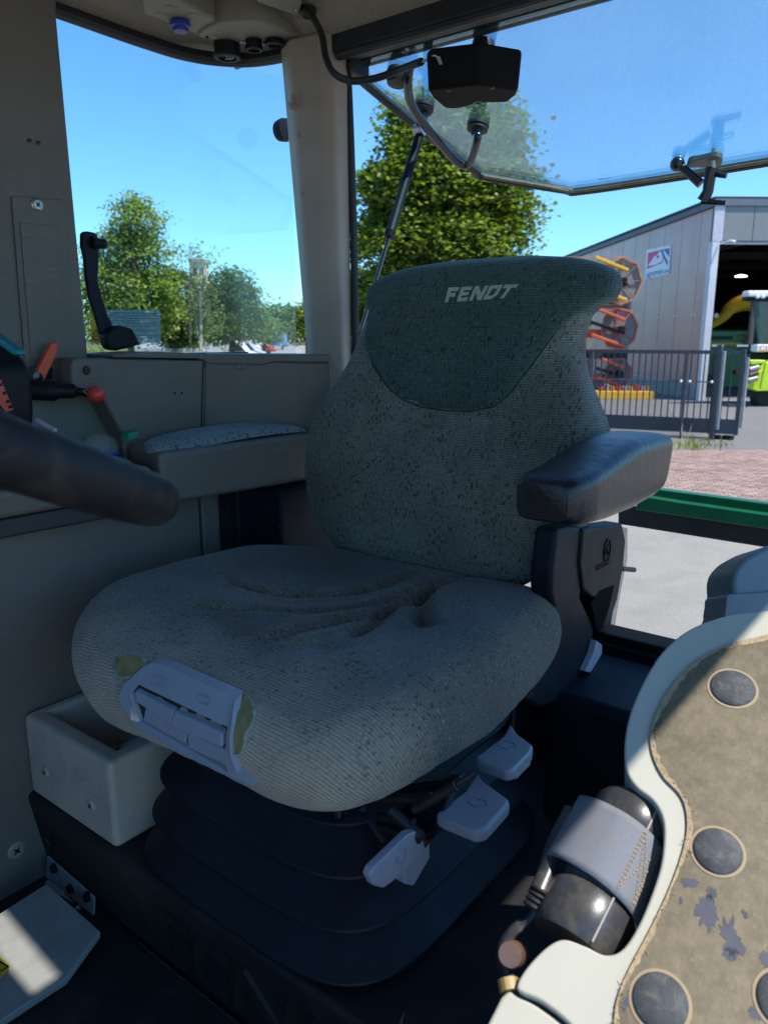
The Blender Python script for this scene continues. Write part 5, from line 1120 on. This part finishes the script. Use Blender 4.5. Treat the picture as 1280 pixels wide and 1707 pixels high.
van(222, 62, 'white van just visible low behind the instruction sticker', m_white); van(262, 66, 'grey car parked left of the bright bush', m_greyp, h=1.6, nm='parked_car', cat='car'); van(330, 64, 'white van parked right of the bright bush', m_white); van(352, 70, 'pale grey van beside the far white gate', M('pale_silver', (.5, .54, .58), .35))
van(384, 110, 'small white van among the roadside signs', m_white, L=4); van(404, 112, 'red car below the roadside signs', m_redp, h=1.5, nm='parked_car', cat='car')
for i, (x, y0, w, h, m, lb) in enumerate(((394, 561, 2.2, 1.6, m_white, 'wide white roadside board left of the others'), (408, 566, 1.6, 1.4, m_redp, 'small red roadside board'), (426, 560, 1.6, 2.2, m_white, 'tall white roadside board nearest the road'), (416, 574, 1.5, .9, m_green, 'low green board beside the road'))):
    X, Y, Z = px2(x, y0, 95); sg = thing('roadside_board', lb, 'sign', tuple(E(X, Y, GZ)), 'boards along the road verge')
    ebox(X - w / 2, X + w / 2, Y, Y + .08, Z - h / 2, Z + h / 2).build('board', m, sg, smooth=0)
    for s in (-.4, .4): ebox(X + s * w - .04, X + s * w + .04, Y + .08, Y + .14, GZ, Z + h / 2).build('post', m_greyp, sg, smooth=0)
# pale garden fence across the middle distance
wf = thing('white_fence', 'pale upright-bar fence in front of the vehicles beyond the verge', 'fence', tuple(E(px2(300, 580, 50)[0], 50, GZ)))
Xa, Xb = px2(206, 575, 50)[0], px2(352, 575, 50)[0]
for k in range(46):
    X = Xa + (Xb - Xa) * k / 45; ebox(X - .03, X + .03, 50, 50.03, GZ, GZ + 1.75).build('paling', m_white if k > 30 else m_greyp, wf, smooth=0)
for z in (.35, 1.5): ebox(Xa, Xb, 50.03, 50.07, GZ + z, GZ + z + .07).build('rail', m_greyp, wf, smooth=0)
for xx, dd, lb in ((500, 60, 'white post beside the road at the right edge of the side window'), (494, 84, 'smaller white post further along the road, left of the other')):
    X, Y, Z = px2(xx, 575, dd); pst = ebox(X - .06, X + .06, Y, Y + .1, GZ, GZ + 1.5).build('marker_post', m_white, smooth=0); tag(pst, lb, 'post', 'posts along the road edge')
X, Y, Z = px2(580, 592, 26); bc_ = thing('blue_car', 'sliver of a blue parked car under the smaller maple, beside the rear pillar', 'car', tuple(E(X, Y, GZ)))
MB().prism([E(X - 2.2 + p, Y, GZ + q_) for p, q_ in ((0, .4), (0, .9), (.9, 1.0), (1.5, 1.45), (3.0, 1.45), (3.7, .95), (4.3, .85), (4.3, .4))], E(0, 1.7, 0)).build('body', m_bluepaint, bc_, bevel=.05, smooth=0)
MB().prism([E(X - 2.2 + p, Y - .01, GZ + q_) for p, q_ in ((1.1, 1.02), (1.6, 1.38), (2.9, 1.38), (3.4, 1.0))], E(0, .02, 0)).build('side_window', m_dglass, bc_, smooth=0)
for p in (.8, 3.5): MB().lathe(E(X - 2.2 + p, Y, GZ + .32), E(0, -1, 0), [(.32, -.2), (.32, .03), (.18, .04), (0, .04)], 16).build('wheel', m_tyre, bc_)
ebox(X + .2, X + .9, Y - .03, Y, GZ + .45, GZ + .62).build('number_plate', m_white, bc_, smooth=0)

# ---- shed
P0 = C(1165, 668, GZ); ya = R(-1.7); 
def rot2(X, Y): return (X * math.cos(-ya) + Y * math.sin(ya) * 1, -X * math.sin(ya) * 1 + Y * math.cos(ya))
exS = E(math.cos(ya), -math.sin(ya) * 1, 0); eyS = E(math.sin(ya), math.cos(ya), 0)
def SH(x, y, z): return Vector((P0.x, P0.y, GZ)) + exS * x + eyS * y + Vector((0, 0, z))
def sbox(x0, x1, y0, y1, z0, z1, b=None): return (b or MB()).hexa([SH(x0, y0, z0), SH(x1, y0, z0), SH(x1, y1, z0), SH(x0, y1, z0), SH(x0, y0, z1), SH(x1, y0, z1), SH(x1, y1, z1), SH(x0, y1, z1)])
def zat(x, y, d): return px2(x, y, d)[2] - GZ
EAVE = zat(1180, 333, 30.9); LINT = zat(1190, 403, 30.9)
sh = thing('machinery_shed', 'grey panelled machinery shed with an open front at the right', 'building', tuple(SH(0, 0, 0)))
m_panel = M('shed_panel', (.48, .26, .225), .32, metal=.2, var=.04, vs=.25, spec=.5, dirt=(.20, .15, .15), dirtamt=.3, ds=.5)
m_gab = M('grey_green_cladding', (.21, .22, .22), .45, metal=.0, var=.05, vs=.5); m_conc = M('concrete', (.38, .36, .33), .85, var=.12, vs=2, dirt=(.25, .23, .2), dirtamt=.5, ds=3)
sbox(.02, .14, .3, 40, 0, .62).build('plinth', m_conc, sh, smooth=0)
y = .30; k = 0
while y < 40:
    y1 = y + (0.95 if k == 0 else 1.85); sbox(.0, .12, y, y1 - .045, .66, EAVE - .25).build('wall_panel', m_panel, sh, smooth=0, bevel=.012)
    y = y1; k += 1
sbox(.015, .10, .3, 40, .60, EAVE - .25).build('wall_lining', M('joint_light', (.62, .48, .46), .5), sh, smooth=0)
fb = MB()
for yk in range(1, 20):
    for dz in (-.1, .1): fb.lathe(SH(-.002, .3 + .95 + yk * 1.85 - 1.85 + dz, 3.35), -exS, [(.035, 0), (.03, .012), (0, .014)], 8)
fb.build('panel_fixings', m_white, sh)
sbox(-.12, .2, -.05, 40, EAVE - .25, EAVE - .05).build('verge_trim', M('dark_grey_trim', (.07, .07, .085), .5), sh, smooth=0)
sbox(-.06, .22, -.06, .30, 0, LINT).build('corner_post', M('pale_post', (.60, .60, .64), .5, var=.05, vs=1), sh, smooth=0, bevel=.015)
sbox(-.07, .30, -.07, .02, LINT, EAVE - .05).build('corner_flashing', M('pale_flashing', (.50, .50, .56), .4), sh, smooth=0)
for k in range(12): sbox(.31 + k * 1.15, .31 + k * 1.15 + 1.13, -.05, .05, LINT + .02, EAVE - .25).build('front_panel', m_gab, sh, smooth=0, bevel=.01)
sbox(-.10, 14.5, -.12, .12, EAVE - .24, EAVE).build('front_trim', M('eave_trim', (.13, .15, .18), .4), sh, smooth=0)
sbox(.2, 14.4, -.02, .10, LINT - .10, LINT).build('lintel', m_greyp, sh, smooth=0)
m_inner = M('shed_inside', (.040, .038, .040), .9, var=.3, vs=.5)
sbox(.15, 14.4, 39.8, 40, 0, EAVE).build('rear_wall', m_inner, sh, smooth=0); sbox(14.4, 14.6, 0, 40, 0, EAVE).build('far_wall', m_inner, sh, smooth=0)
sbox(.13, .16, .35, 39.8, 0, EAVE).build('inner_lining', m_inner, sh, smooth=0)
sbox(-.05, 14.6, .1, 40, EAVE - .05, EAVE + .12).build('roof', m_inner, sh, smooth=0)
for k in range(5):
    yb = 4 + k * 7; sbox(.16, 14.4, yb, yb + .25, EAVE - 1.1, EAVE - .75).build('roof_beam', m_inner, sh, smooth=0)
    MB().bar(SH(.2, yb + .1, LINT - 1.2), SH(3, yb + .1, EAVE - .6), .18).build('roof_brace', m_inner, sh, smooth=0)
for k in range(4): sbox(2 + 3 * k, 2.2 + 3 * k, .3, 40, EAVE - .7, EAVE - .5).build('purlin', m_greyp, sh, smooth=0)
sbox(.22, 14.4, -.35, .0, 0, .03).build('threshold', m_conc, sh, smooth=0)
lp = MB().tube([SH(.2, -.1, LINT - .1), SH(.45, -.45, LINT - .02), SH(.6, -.5, LINT - .08)], [.03, .03, .07], 10).build('outdoor_light', m_white); tag(lp, 'small white floodlight at the top corner of the shed opening', 'light')
em = NT('lamp_glow'); em.b.inputs['Emission Color'].default_value = (1, .95, .8, 1); em.b.inputs['Emission Strength'].default_value = 2.5
X, Y, Z = px2(1235, 461, 38); hl_ = MB().lathe(E(X, Y, Z), (0, 0, -1), [(.05, -.10), (.26, -.05), (.28, 0), (0, .01)], 20).build('hall_lamp', em.m); tag(hl_, 'single lit hanging lamp inside the dark shed', 'lamp')
# the sign on the shed wall
def SW(x, y, off=-.012): return PL(x, y, SH(off, 0, 0), exS)
sg = MB().prism([SW(1078, 416, -.03), SW(1118, 408, -.03), SW(1115, 456, -.03), SW(1075, 465, -.03)], exS * .025).build('shed_sign', m_white, smooth=0)
tag(sg, 'white square company sign with magenta and blue picture on the shed wall', 'sign')
m_mag = M('magenta_print', (.70, .03, .20), .5, var=.02); m_bl = M('blue_print', (.02, .10, .40), .5, var=.02)
def spr(pts, off, m, nm): MB().prism([SW(x, y, off) for x, y in pts], exS * .002).build(nm, m, sg, smooth=0)
spr([(1080, 421), (1106, 415), (1105, 437), (1078, 448)], -.035, m_mag, 'magenta_field')
spr([(1106, 415), (1116, 413), (1115, 428)], -.035, m_bl, 'blue_corner')
spr([(1079, 443), (1086, 434), (1090, 427), (1095, 425), (1098, 420), (1105, 417), (1104, 426), (1104, 435), (1092, 441)], -.038, m_white, 'machine_shape')
spr([(1101, 418), (1104, 417), (1108, 427), (1113, 436), (1112, 442), (1106, 430)], -.041, m_bl, 'blue_arc')
spr([(1094, 426), (1099, 425), (1098, 429), (1094, 431)], -.041, m_mag, 'machine_window')
o_ = SW(1077.2, 461.5, -.034); xd = (SW(1105, 455.3, -.034) - o_); bs, fs, ex = text_mb('agramex', o_, xd, (0, 0, 1), .26, .004, width=xd.length)
if ex.dot(exS) > 0: ex = -ex
vv, ff = solid_flat(bs, fs, ex); mk('lettering', vv, ff, m_bl, sg, smooth=0)
o_ = SW(1106, 455, -.034); xd = (SW(1114.5, 453, -.034) - o_); bs, fs, ex = text_mb('.com', o_, xd, (0, 0, 1), .16, .004, width=xd.length)
if ex.dot(exS) > 0: ex = -ex
vv, ff = solid_flat(bs, fs, ex); mk('lettering', vv, ff, m_bl, sg, smooth=0)

# ---- machines inside the shed
m_jg = M('machine_green', (.01, .16, .035), .35, var=.15, vs=.8); m_jy = M('machine_yellow', (.75, .42, .01), .4, var=.1); m_lime = M('lime_paint', (.50, .68, .03), .4, var=.1)
gm = thing('green_harvester', 'dark green harvester with a yellow spout standing inside the shed', 'harvester', tuple(E(px2(1215, 600, 39)[0], 39, GZ)))
def pxbox(x0, x1, ytop, ybot, d, dep, m, nm, par, bevel=.04, dx=0):
    X0, _, zt = px2(x0, ytop, d); X1 = px2(x1, ytop, d)[0]; zb_ = px2(x0, ybot, d)[2]
    return ebox(X0, X1, d, d + dep, max(zb_, GZ), zt).build(nm, m, par, smooth=0, bevel=bevel)
pxbox(1150, 1258, 549, 640, 39, 3, m_jg, 'body', gm, .12)
pxbox(1158, 1222, 560, 566, 38.95, .05, M('slot_dark', (.005, .03, .01), .6), 'vent_slot', gm, 0)
pxbox(1172, 1237, 571, 575, 38.9, .1, m_jy, 'yellow_stripe', gm, 0)
pxbox(1205, 1262, 588, 648, 38.5, 2, m_jg, 'side_panel', gm, .08)
for k in range(5): pxbox(1253, 1275, 556 + k * 9, 561 + k * 9, 38.4, .1, m_jg, 'louvre', gm, .01)
for k in range(3): MB().lathe(E(*px2(1254, 557 + k * 12.5, 38.3)), E(0, -1, 0), [(.09, 0), (.09, .05), (0, .06)], 12).build('side_lamp', m_white, gm)
pxbox(1226, 1238, 617, 623, 38.2, .2, m_redp, 'reflector', gm, .02)
for x in (1175, 1240): MB().lathe(E(*px2(x, 650, 38.8)), E(0, -1, 0), [(.75, -.5), (.8, -.1), (.75, 0), (.4, .02), (0, .02)], 24).build('wheel', m_tyre, gm)
sp_pts = [(1184, 543, 1.0), (1205, 528, 1), (1216, 515, 1), (1230, 507, 1), (1245, 503, 1), (1262, 503, 1)]
MB().tube(cr([E(*px2(x, y, 38.3)) for x, y, _ in sp_pts], 6), [.18 + .012 * i for i in range(31)], 10, flat=.9).build('spout', m_jy, gm)
pxbox(1238, 1252, 501, 514, 38, .4, m_jy, 'spout_end', gm, .03)
MB().lathe(E(*px2(1193, 526, 38)), E(0, -1, 0), [(.12, 0), (.12, .05), (0, .06)], 12).build('mirror', M('painted_sky_mirror', (.6, .8, .85), .1), gm)  # sky reflection painted in as a pale blue base colour
lh = thing('lime_harvester', 'lime and white harvester with dark glass cab, cut off by the right edge', 'harvester', tuple(E(px2(1275, 660, 28.0)[0], 28.0, GZ)))
pxbox(1247, 1420, 484, 494, 28.4, .5, m_white, 'cab_roof', lh, .06); pxbox(1246, 1420, 494, 501, 28.5, .45, m_blackpl, 'roof_underside', lh, .02)
pxbox(1262, 1420, 500, 575, 28.9, .5, m_dglass, 'cab_glass', lh, .02)
m_dgreen = M('dark_green_frame', (.015, .07, .06), .4)
MB().bar(E(*px2(1258, 500, 28.7)), E(*px2(1268, 578, 28.7)), .16).build('cab_pillar', m_dgreen, lh, bevel=.02)
for x in (1262, 1271): MB().lathe(E(*px2(x, 494, 28.35)), E(0, -1, 0), [(.07, 0), (.07, .06), (0, .08)], 12).build('work_lamp', m_white, lh)
pxbox(1262, 1420, 574, 586, 28.4, .5, m_white, 'front_band', lh, .04)
o_ = E(*px2(1265, 584.5, 28.35)); bs, fs, ex = text_mb('CLAAS', o_, E(1, 0, 0), (0, 0, 1), .20, .01, width=.95); 
if ex.dot(E(0, 1, 0)) > 0: ex = -ex
vv, ff = solid_flat(bs, fs, ex); mk('lettering', vv, ff, m_redp, lh, smooth=0)
pxbox(1262, 1420, 588, 655, 28.9, .5, m_blackpl, 'chassis', lh, .04)
MB().prism([E(*px2(x, y, 28.0)) for x, y in ((1250, 600), (1276, 600), (1277, 605), (1252, 608))], E(0, .5, 0)).build('upper_guard', m_lime, lh, bevel=.03)
MB().prism([E(*px2(x, y, 27.9)) for x, y in ((1243, 645), (1246, 628), (1268, 618), (1290, 600), (1330, 600), (1330, 650), (1262, 652))], E(0, .5, 0)).build('intake_frame', m_lime, lh, bevel=.03)
for k, m in enumerate((m_steel, M('roller_brown', (.12, .06, .05), .5), m_steel)):
    MB().tube([E(*px2(1249 - k * 1.5, 616 + k * 9, 27.8)), E(*px2(1264 - k * 1.5, 612 + k * 9, 27.8))], .11, 12).build('feed_roller', m, lh, smooth=50)
MB().bar(E(*px2(1277, 604, 27.7)), E(*px2(1268, 648, 27.7)), .10).build('guide_bar', m_lime, lh, bevel=.02)
for x in (1282, 1350): MB().lathe(E(*px2(x, 662, 28.2)), E(0, -1, 0), [(.3, -.6), (.48, -.5), (.50, -.1), (.45, 0), (.3, .03), (0, .03)], 28).build('wheel', m_tyre, lh)
# ---- stacked reel headers beside the shed wall
def header(label, cx, cy, rx, mcol, d, seed, tilt=0, full=True):
    X, Y, Z = px2(cx, cy, d); r = rx * d / FPX; t = thing('header_reel', label, 'harvester header', tuple(E(X, Y, Z - r)), 'reel headers stacked beside the shed')
    v = [E(X + r * math.cos(a + tilt), Y, Z + r * 1.12 * math.sin(a + tilt)) for a in [math.pi / 4 * k for k in range(8)]]
    c = E(X, Y, Z); fr = MB()
    mrim = M('rusty_rim', (.42, .22, .12), .7, var=.3, vs=8) if seed % 2 else M('red_rim', (.55, .16, .09), .6, var=.3, vs=8)
    for k in range(8): fr.bar(v[k], v[(k + 1) % 8], .07)
    fr.build('reel_rim', mrim, t, smooth=0)
    for k in range(8): MB().bar(c, v[k], .035).build('spoke', mrim, t, smooth=0)
    MB().prism([p + E(0, .06, 0) for p in v], E(0, .03, 0)).build('reel_end_plate', M('reel_grey', (.20, .20, .21), .6, var=.2), t, smooth=0)
    for o, m, w in (((-.9, .62), mcol, .24), ((-1.0, -.75), mcol, .30), ((-1.1, -.05), m_blackpl, .30)):
        MB().bar(c + E(o[0] * r * 1.6, -.25, (o[1] + .45) * r), c + E(r * .18, -.25, (o[1] - .15) * r), w, .12).build('support_arm', m, t, smooth=0, bevel=.02)
    MB().lathe(c + E(0, -.32, 0), E(0, 1, 0), [(.12, -.1), (.12, .3), (0, .3)], 12).build('hub', m_blackpl, t)
    MB().bar(v[4] + E(-2.5, .3, 0), c + E(0, .3, -.2), .35).build('cutter_trough', mcol, t, smooth=0, bevel=.03)
    for k in (1, 2, 6): MB().bar(v[k] + E(0, .05, 0), v[k] + E(-3.0, .25, 0), .045).build('tine_bar', mrim, t, smooth=0)
    return t
header('yellow reel header on top of the stack beside the shed', 1036, 468, 33, m_jy, 33, 1)
header('red reel header in the middle of the stack beside the shed', 1032, 548, 30, M('header_red', (.62, .09, .03), .5, var=.2, vs=3), 33, 2, .2)
header('grey-ended red header lowest in the stack behind the gate', 1030, 622, 22, M('header_red', (.58, .08, .03), .5, var=.2, vs=3), 33, 4, .39)
rk = thing('header_rack', 'dark steel rack carrying the stacked reel headers', 'rack', tuple(E(px2(1040, 660, 34)[0], 34, GZ)))
for x in (985, 1049): pxbox(x, x + 7, 440, 662, 34.2, .2, M('rack_grey', (.28, .26, .24), .6, var=.2, vs=2), 'rack_post', rk, .01)
for y in (500, 585, 645): pxbox(950, 1046, y, y + 14, 34.0, .6, M('rack_dark', (.03, .03, .035), .6), 'rack_shelf', rk, .01)
yb = thing('yellow_trough', 'low yellow steel cutter bar lying on the ground behind the gate', 'cutter bar', tuple(E(px2(1040, 668, 31.5)[0], 31.5, GZ)))
pxbox(960, 1092, 652, 668, 31.5, .8, m_jy, 'trough', yb, .03)
random.seed(6)
for k in range(9): pxbox(1000 + k * 10, 1004 + k * 10 + random.uniform(0, 3), 638 + random.uniform(0, 8), 653, 31.6, .3, [m_redp, m_conc, m_jy][k % 3], 'tine_holder', yb, .01)
# ---- sliding gate and mesh fence
m_gate = M('anthracite_paint', (.045, .055, .075), .45, var=.1)
g0 = Vector((20.48, 8.00, 0)); g1 = Vector((20.30, 5.52, 0)); g0 = Vector(C(1005, 722, GZ)); g1 = Vector(C(1180, 731, GZ)); g0.z = g1.z = 0
gd_ = (g1 - g0).normalized(); gnn = Vector((-gd_.y, gd_.x, 0))
if gnn.dot(E(0, 1, 0)) > 0: gnn = -gnn
def GT(s, o, z): return g1 + gd_ * s + gnn * o + Vector((0, 0, GZ + z))
gt = thing('sliding_gate', 'anthracite sliding gate of upright bars standing open beside the yard', 'gate', tuple(GT(0, 0, 0)))
MB().bar(GT(-7, 0, 2.12), GT(.62, 0, 2.12), .06, .09).build('top_rail', m_gate, gt, smooth=0); MB().bar(GT(-7, 0, .32), GT(.62, 0, .32), .08, .36).build('bottom_beam', m_gate, gt, smooth=0)
bar0 = None
for k in range(48):
    s = -6.9 + k * .155
    if s > .6: break
    if bar0 is None: bar0 = MB().bar(GT(s, 0, .5), GT(s, 0, 2.18), .026).build('bar', m_gate, gt, smooth=0)
    else:
        c_ = bar0.copy(); COL.objects.link(c_); c_.location = gd_ * (k * .155)
for s, w in ((.62, .09), (.0, .05)): MB().bar(GT(s, 0, .12), GT(s, 0, 2.2), w).build('gate_stile', m_gate, gt, smooth=0, bevel=.005)
gp_ = thing('gate_post', 'pair of tall gate guide posts with silver edge strips', 'gate post', tuple(GT(.1, 0, 0)))
for s, o in ((.08, .16), (.08, -.16)): MB().bar(GT(s, o, 0), GT(s, o, 2.3), .11).build('post', m_gate, gp_, smooth=0, bevel=.006)
for s in (.19, .72): MB().bar(GT(s, .17 if s < .5 else .02, .25 if s < .5 else .3), GT(s, .17 if s < .5 else .02, 2.15 if s < .5 else 2.0), .07).build('edge_strip', m_greyp, gp_, smooth=0, bevel=.01)
for s in (.0, .55): MB().bar(GT(s - .1, .1, 2.28), GT(s + .15, .1, 2.28), .10, .04).build('post_cap', m_white, gp_, smooth=0)
for s in (.15, .45): MB().box(tuple(GT(s, 0, 0) - Vector((.12, .12, 0))), tuple(GT(s, 0, 0) + Vector((.12, .12, .1)))).build('roller_base', m_blackpl, gp_, smooth=0)
mf = thing('mesh_fence', 'dark wire mesh fence panel with posts in front of the sliding gate', 'fence', tuple(GT(-.6, .3, 0)))
for s in (-5.2, -2.9, -.62): MB().tube([GT(s, .32, 0), GT(s, .32, 2.12)], .035, 8).build('post', m_gate, mf, smooth=50)
MB().tube([GT(-6.8, .32, 1.42), GT(.0, .32, 1.42)], .016, 6).build('top_wire', m_gate, mf)
ms_ = MB()
for k in range(-32, 120):
    s = -6.8 + k * .055; 
    for sg_ in (1, -1):
        a0, a1 = s, s + 1.40 * sg_ ; z0, z1 = 0.02, 1.42
        lo, hi = -6.8, 0.0
        def clipz(a0, z0, a1, z1):
            t0, t1 = 0, 1; da = a1 - a0
            for bnd, sgn in ((lo, 1), (hi, -1)):
                f0 = sgn * (a0 - bnd); f1 = sgn * (a1 - bnd)
                if f0 < 0 and f1 < 0: return None
                if f0 < 0: t0 = max(t0, f0 / (f0 - f1))
                elif f1 < 0: t1 = min(t1, f0 / (f0 - f1))
            return (t0, t1) if t1 > t0 else None
        c_ = clipz(a0, z0, a1, z1)
        if c_: 
            p_ = GT(a0 + (a1 - a0) * c_[0], .32, z0 + (z1 - z0) * c_[0]); q_ = GT(a0 + (a1 - a0) * c_[1], .32, z0 + (z1 - z0) * c_[1]); ms_.bar(p_, q_, .005)
mo_ = ms_.build('wire_mesh', m_gate, mf, smooth=0); mo_['kind'] = 'stuff'
cl = MB()
for x in (-.72, -.52, -.02): cl.ball(GT(x, .36, 1.42), .035, 8)
cl.build('white_clamps', m_white, mf)
# weeds at the gate foot
q_w = leafcol('weed_leaf', (.14, .20, .035)); wc = []
r = np.random.default_rng(3)
v = []; f = []
for k in range(420):
    X = r.normal(0, 1) ; base_ = [G(1150, 748), G(1140, 742), G(1190, 743), G(1165, 735), G(1060, 735)][k % 5] + Vector((r.normal(0, .22), r.normal(0, .22), 0)); h = r.uniform(.04, .16) if k % 5 else r.uniform(.05, .25)
    d_ = Vector((r.normal(0, .3), r.normal(0, .3), 1)).normalized() * h; w = Vector((r.normal(), r.normal(), 0)).normalized() * .012; n_ = len(v); v += [base_ - w, base_ + w, base_ + d_]; f.append((n_, n_ + 1, n_ + 2))
tag(mk('weeds', v, f, q_w, smooth=0), 'tufts of green weeds growing at the foot of the gate', 'weeds', kind='stuff')
v = []; f = []
for k in range(7):
    b0 = G(1136 + k, 752) ; d_ = Vector((r.normal(0, .25), r.normal(0, .25), 1)).normalized() * r.uniform(.4, .75); w = Vector((.004, -.004, 0)); n_ = len(v); v += [b0 - w, b0 + w, b0 + d_ + w * .5, b0 + d_ - w * .5]; f.append((n_, n_ + 1, n_ + 2, n_ + 3))
tag(mk('dry_grass', v, f, M('straw', (.45, .36, .22), .8), smooth=0), 'dry straw-coloured stalks beside the fence post', 'grass', kind='stuff')
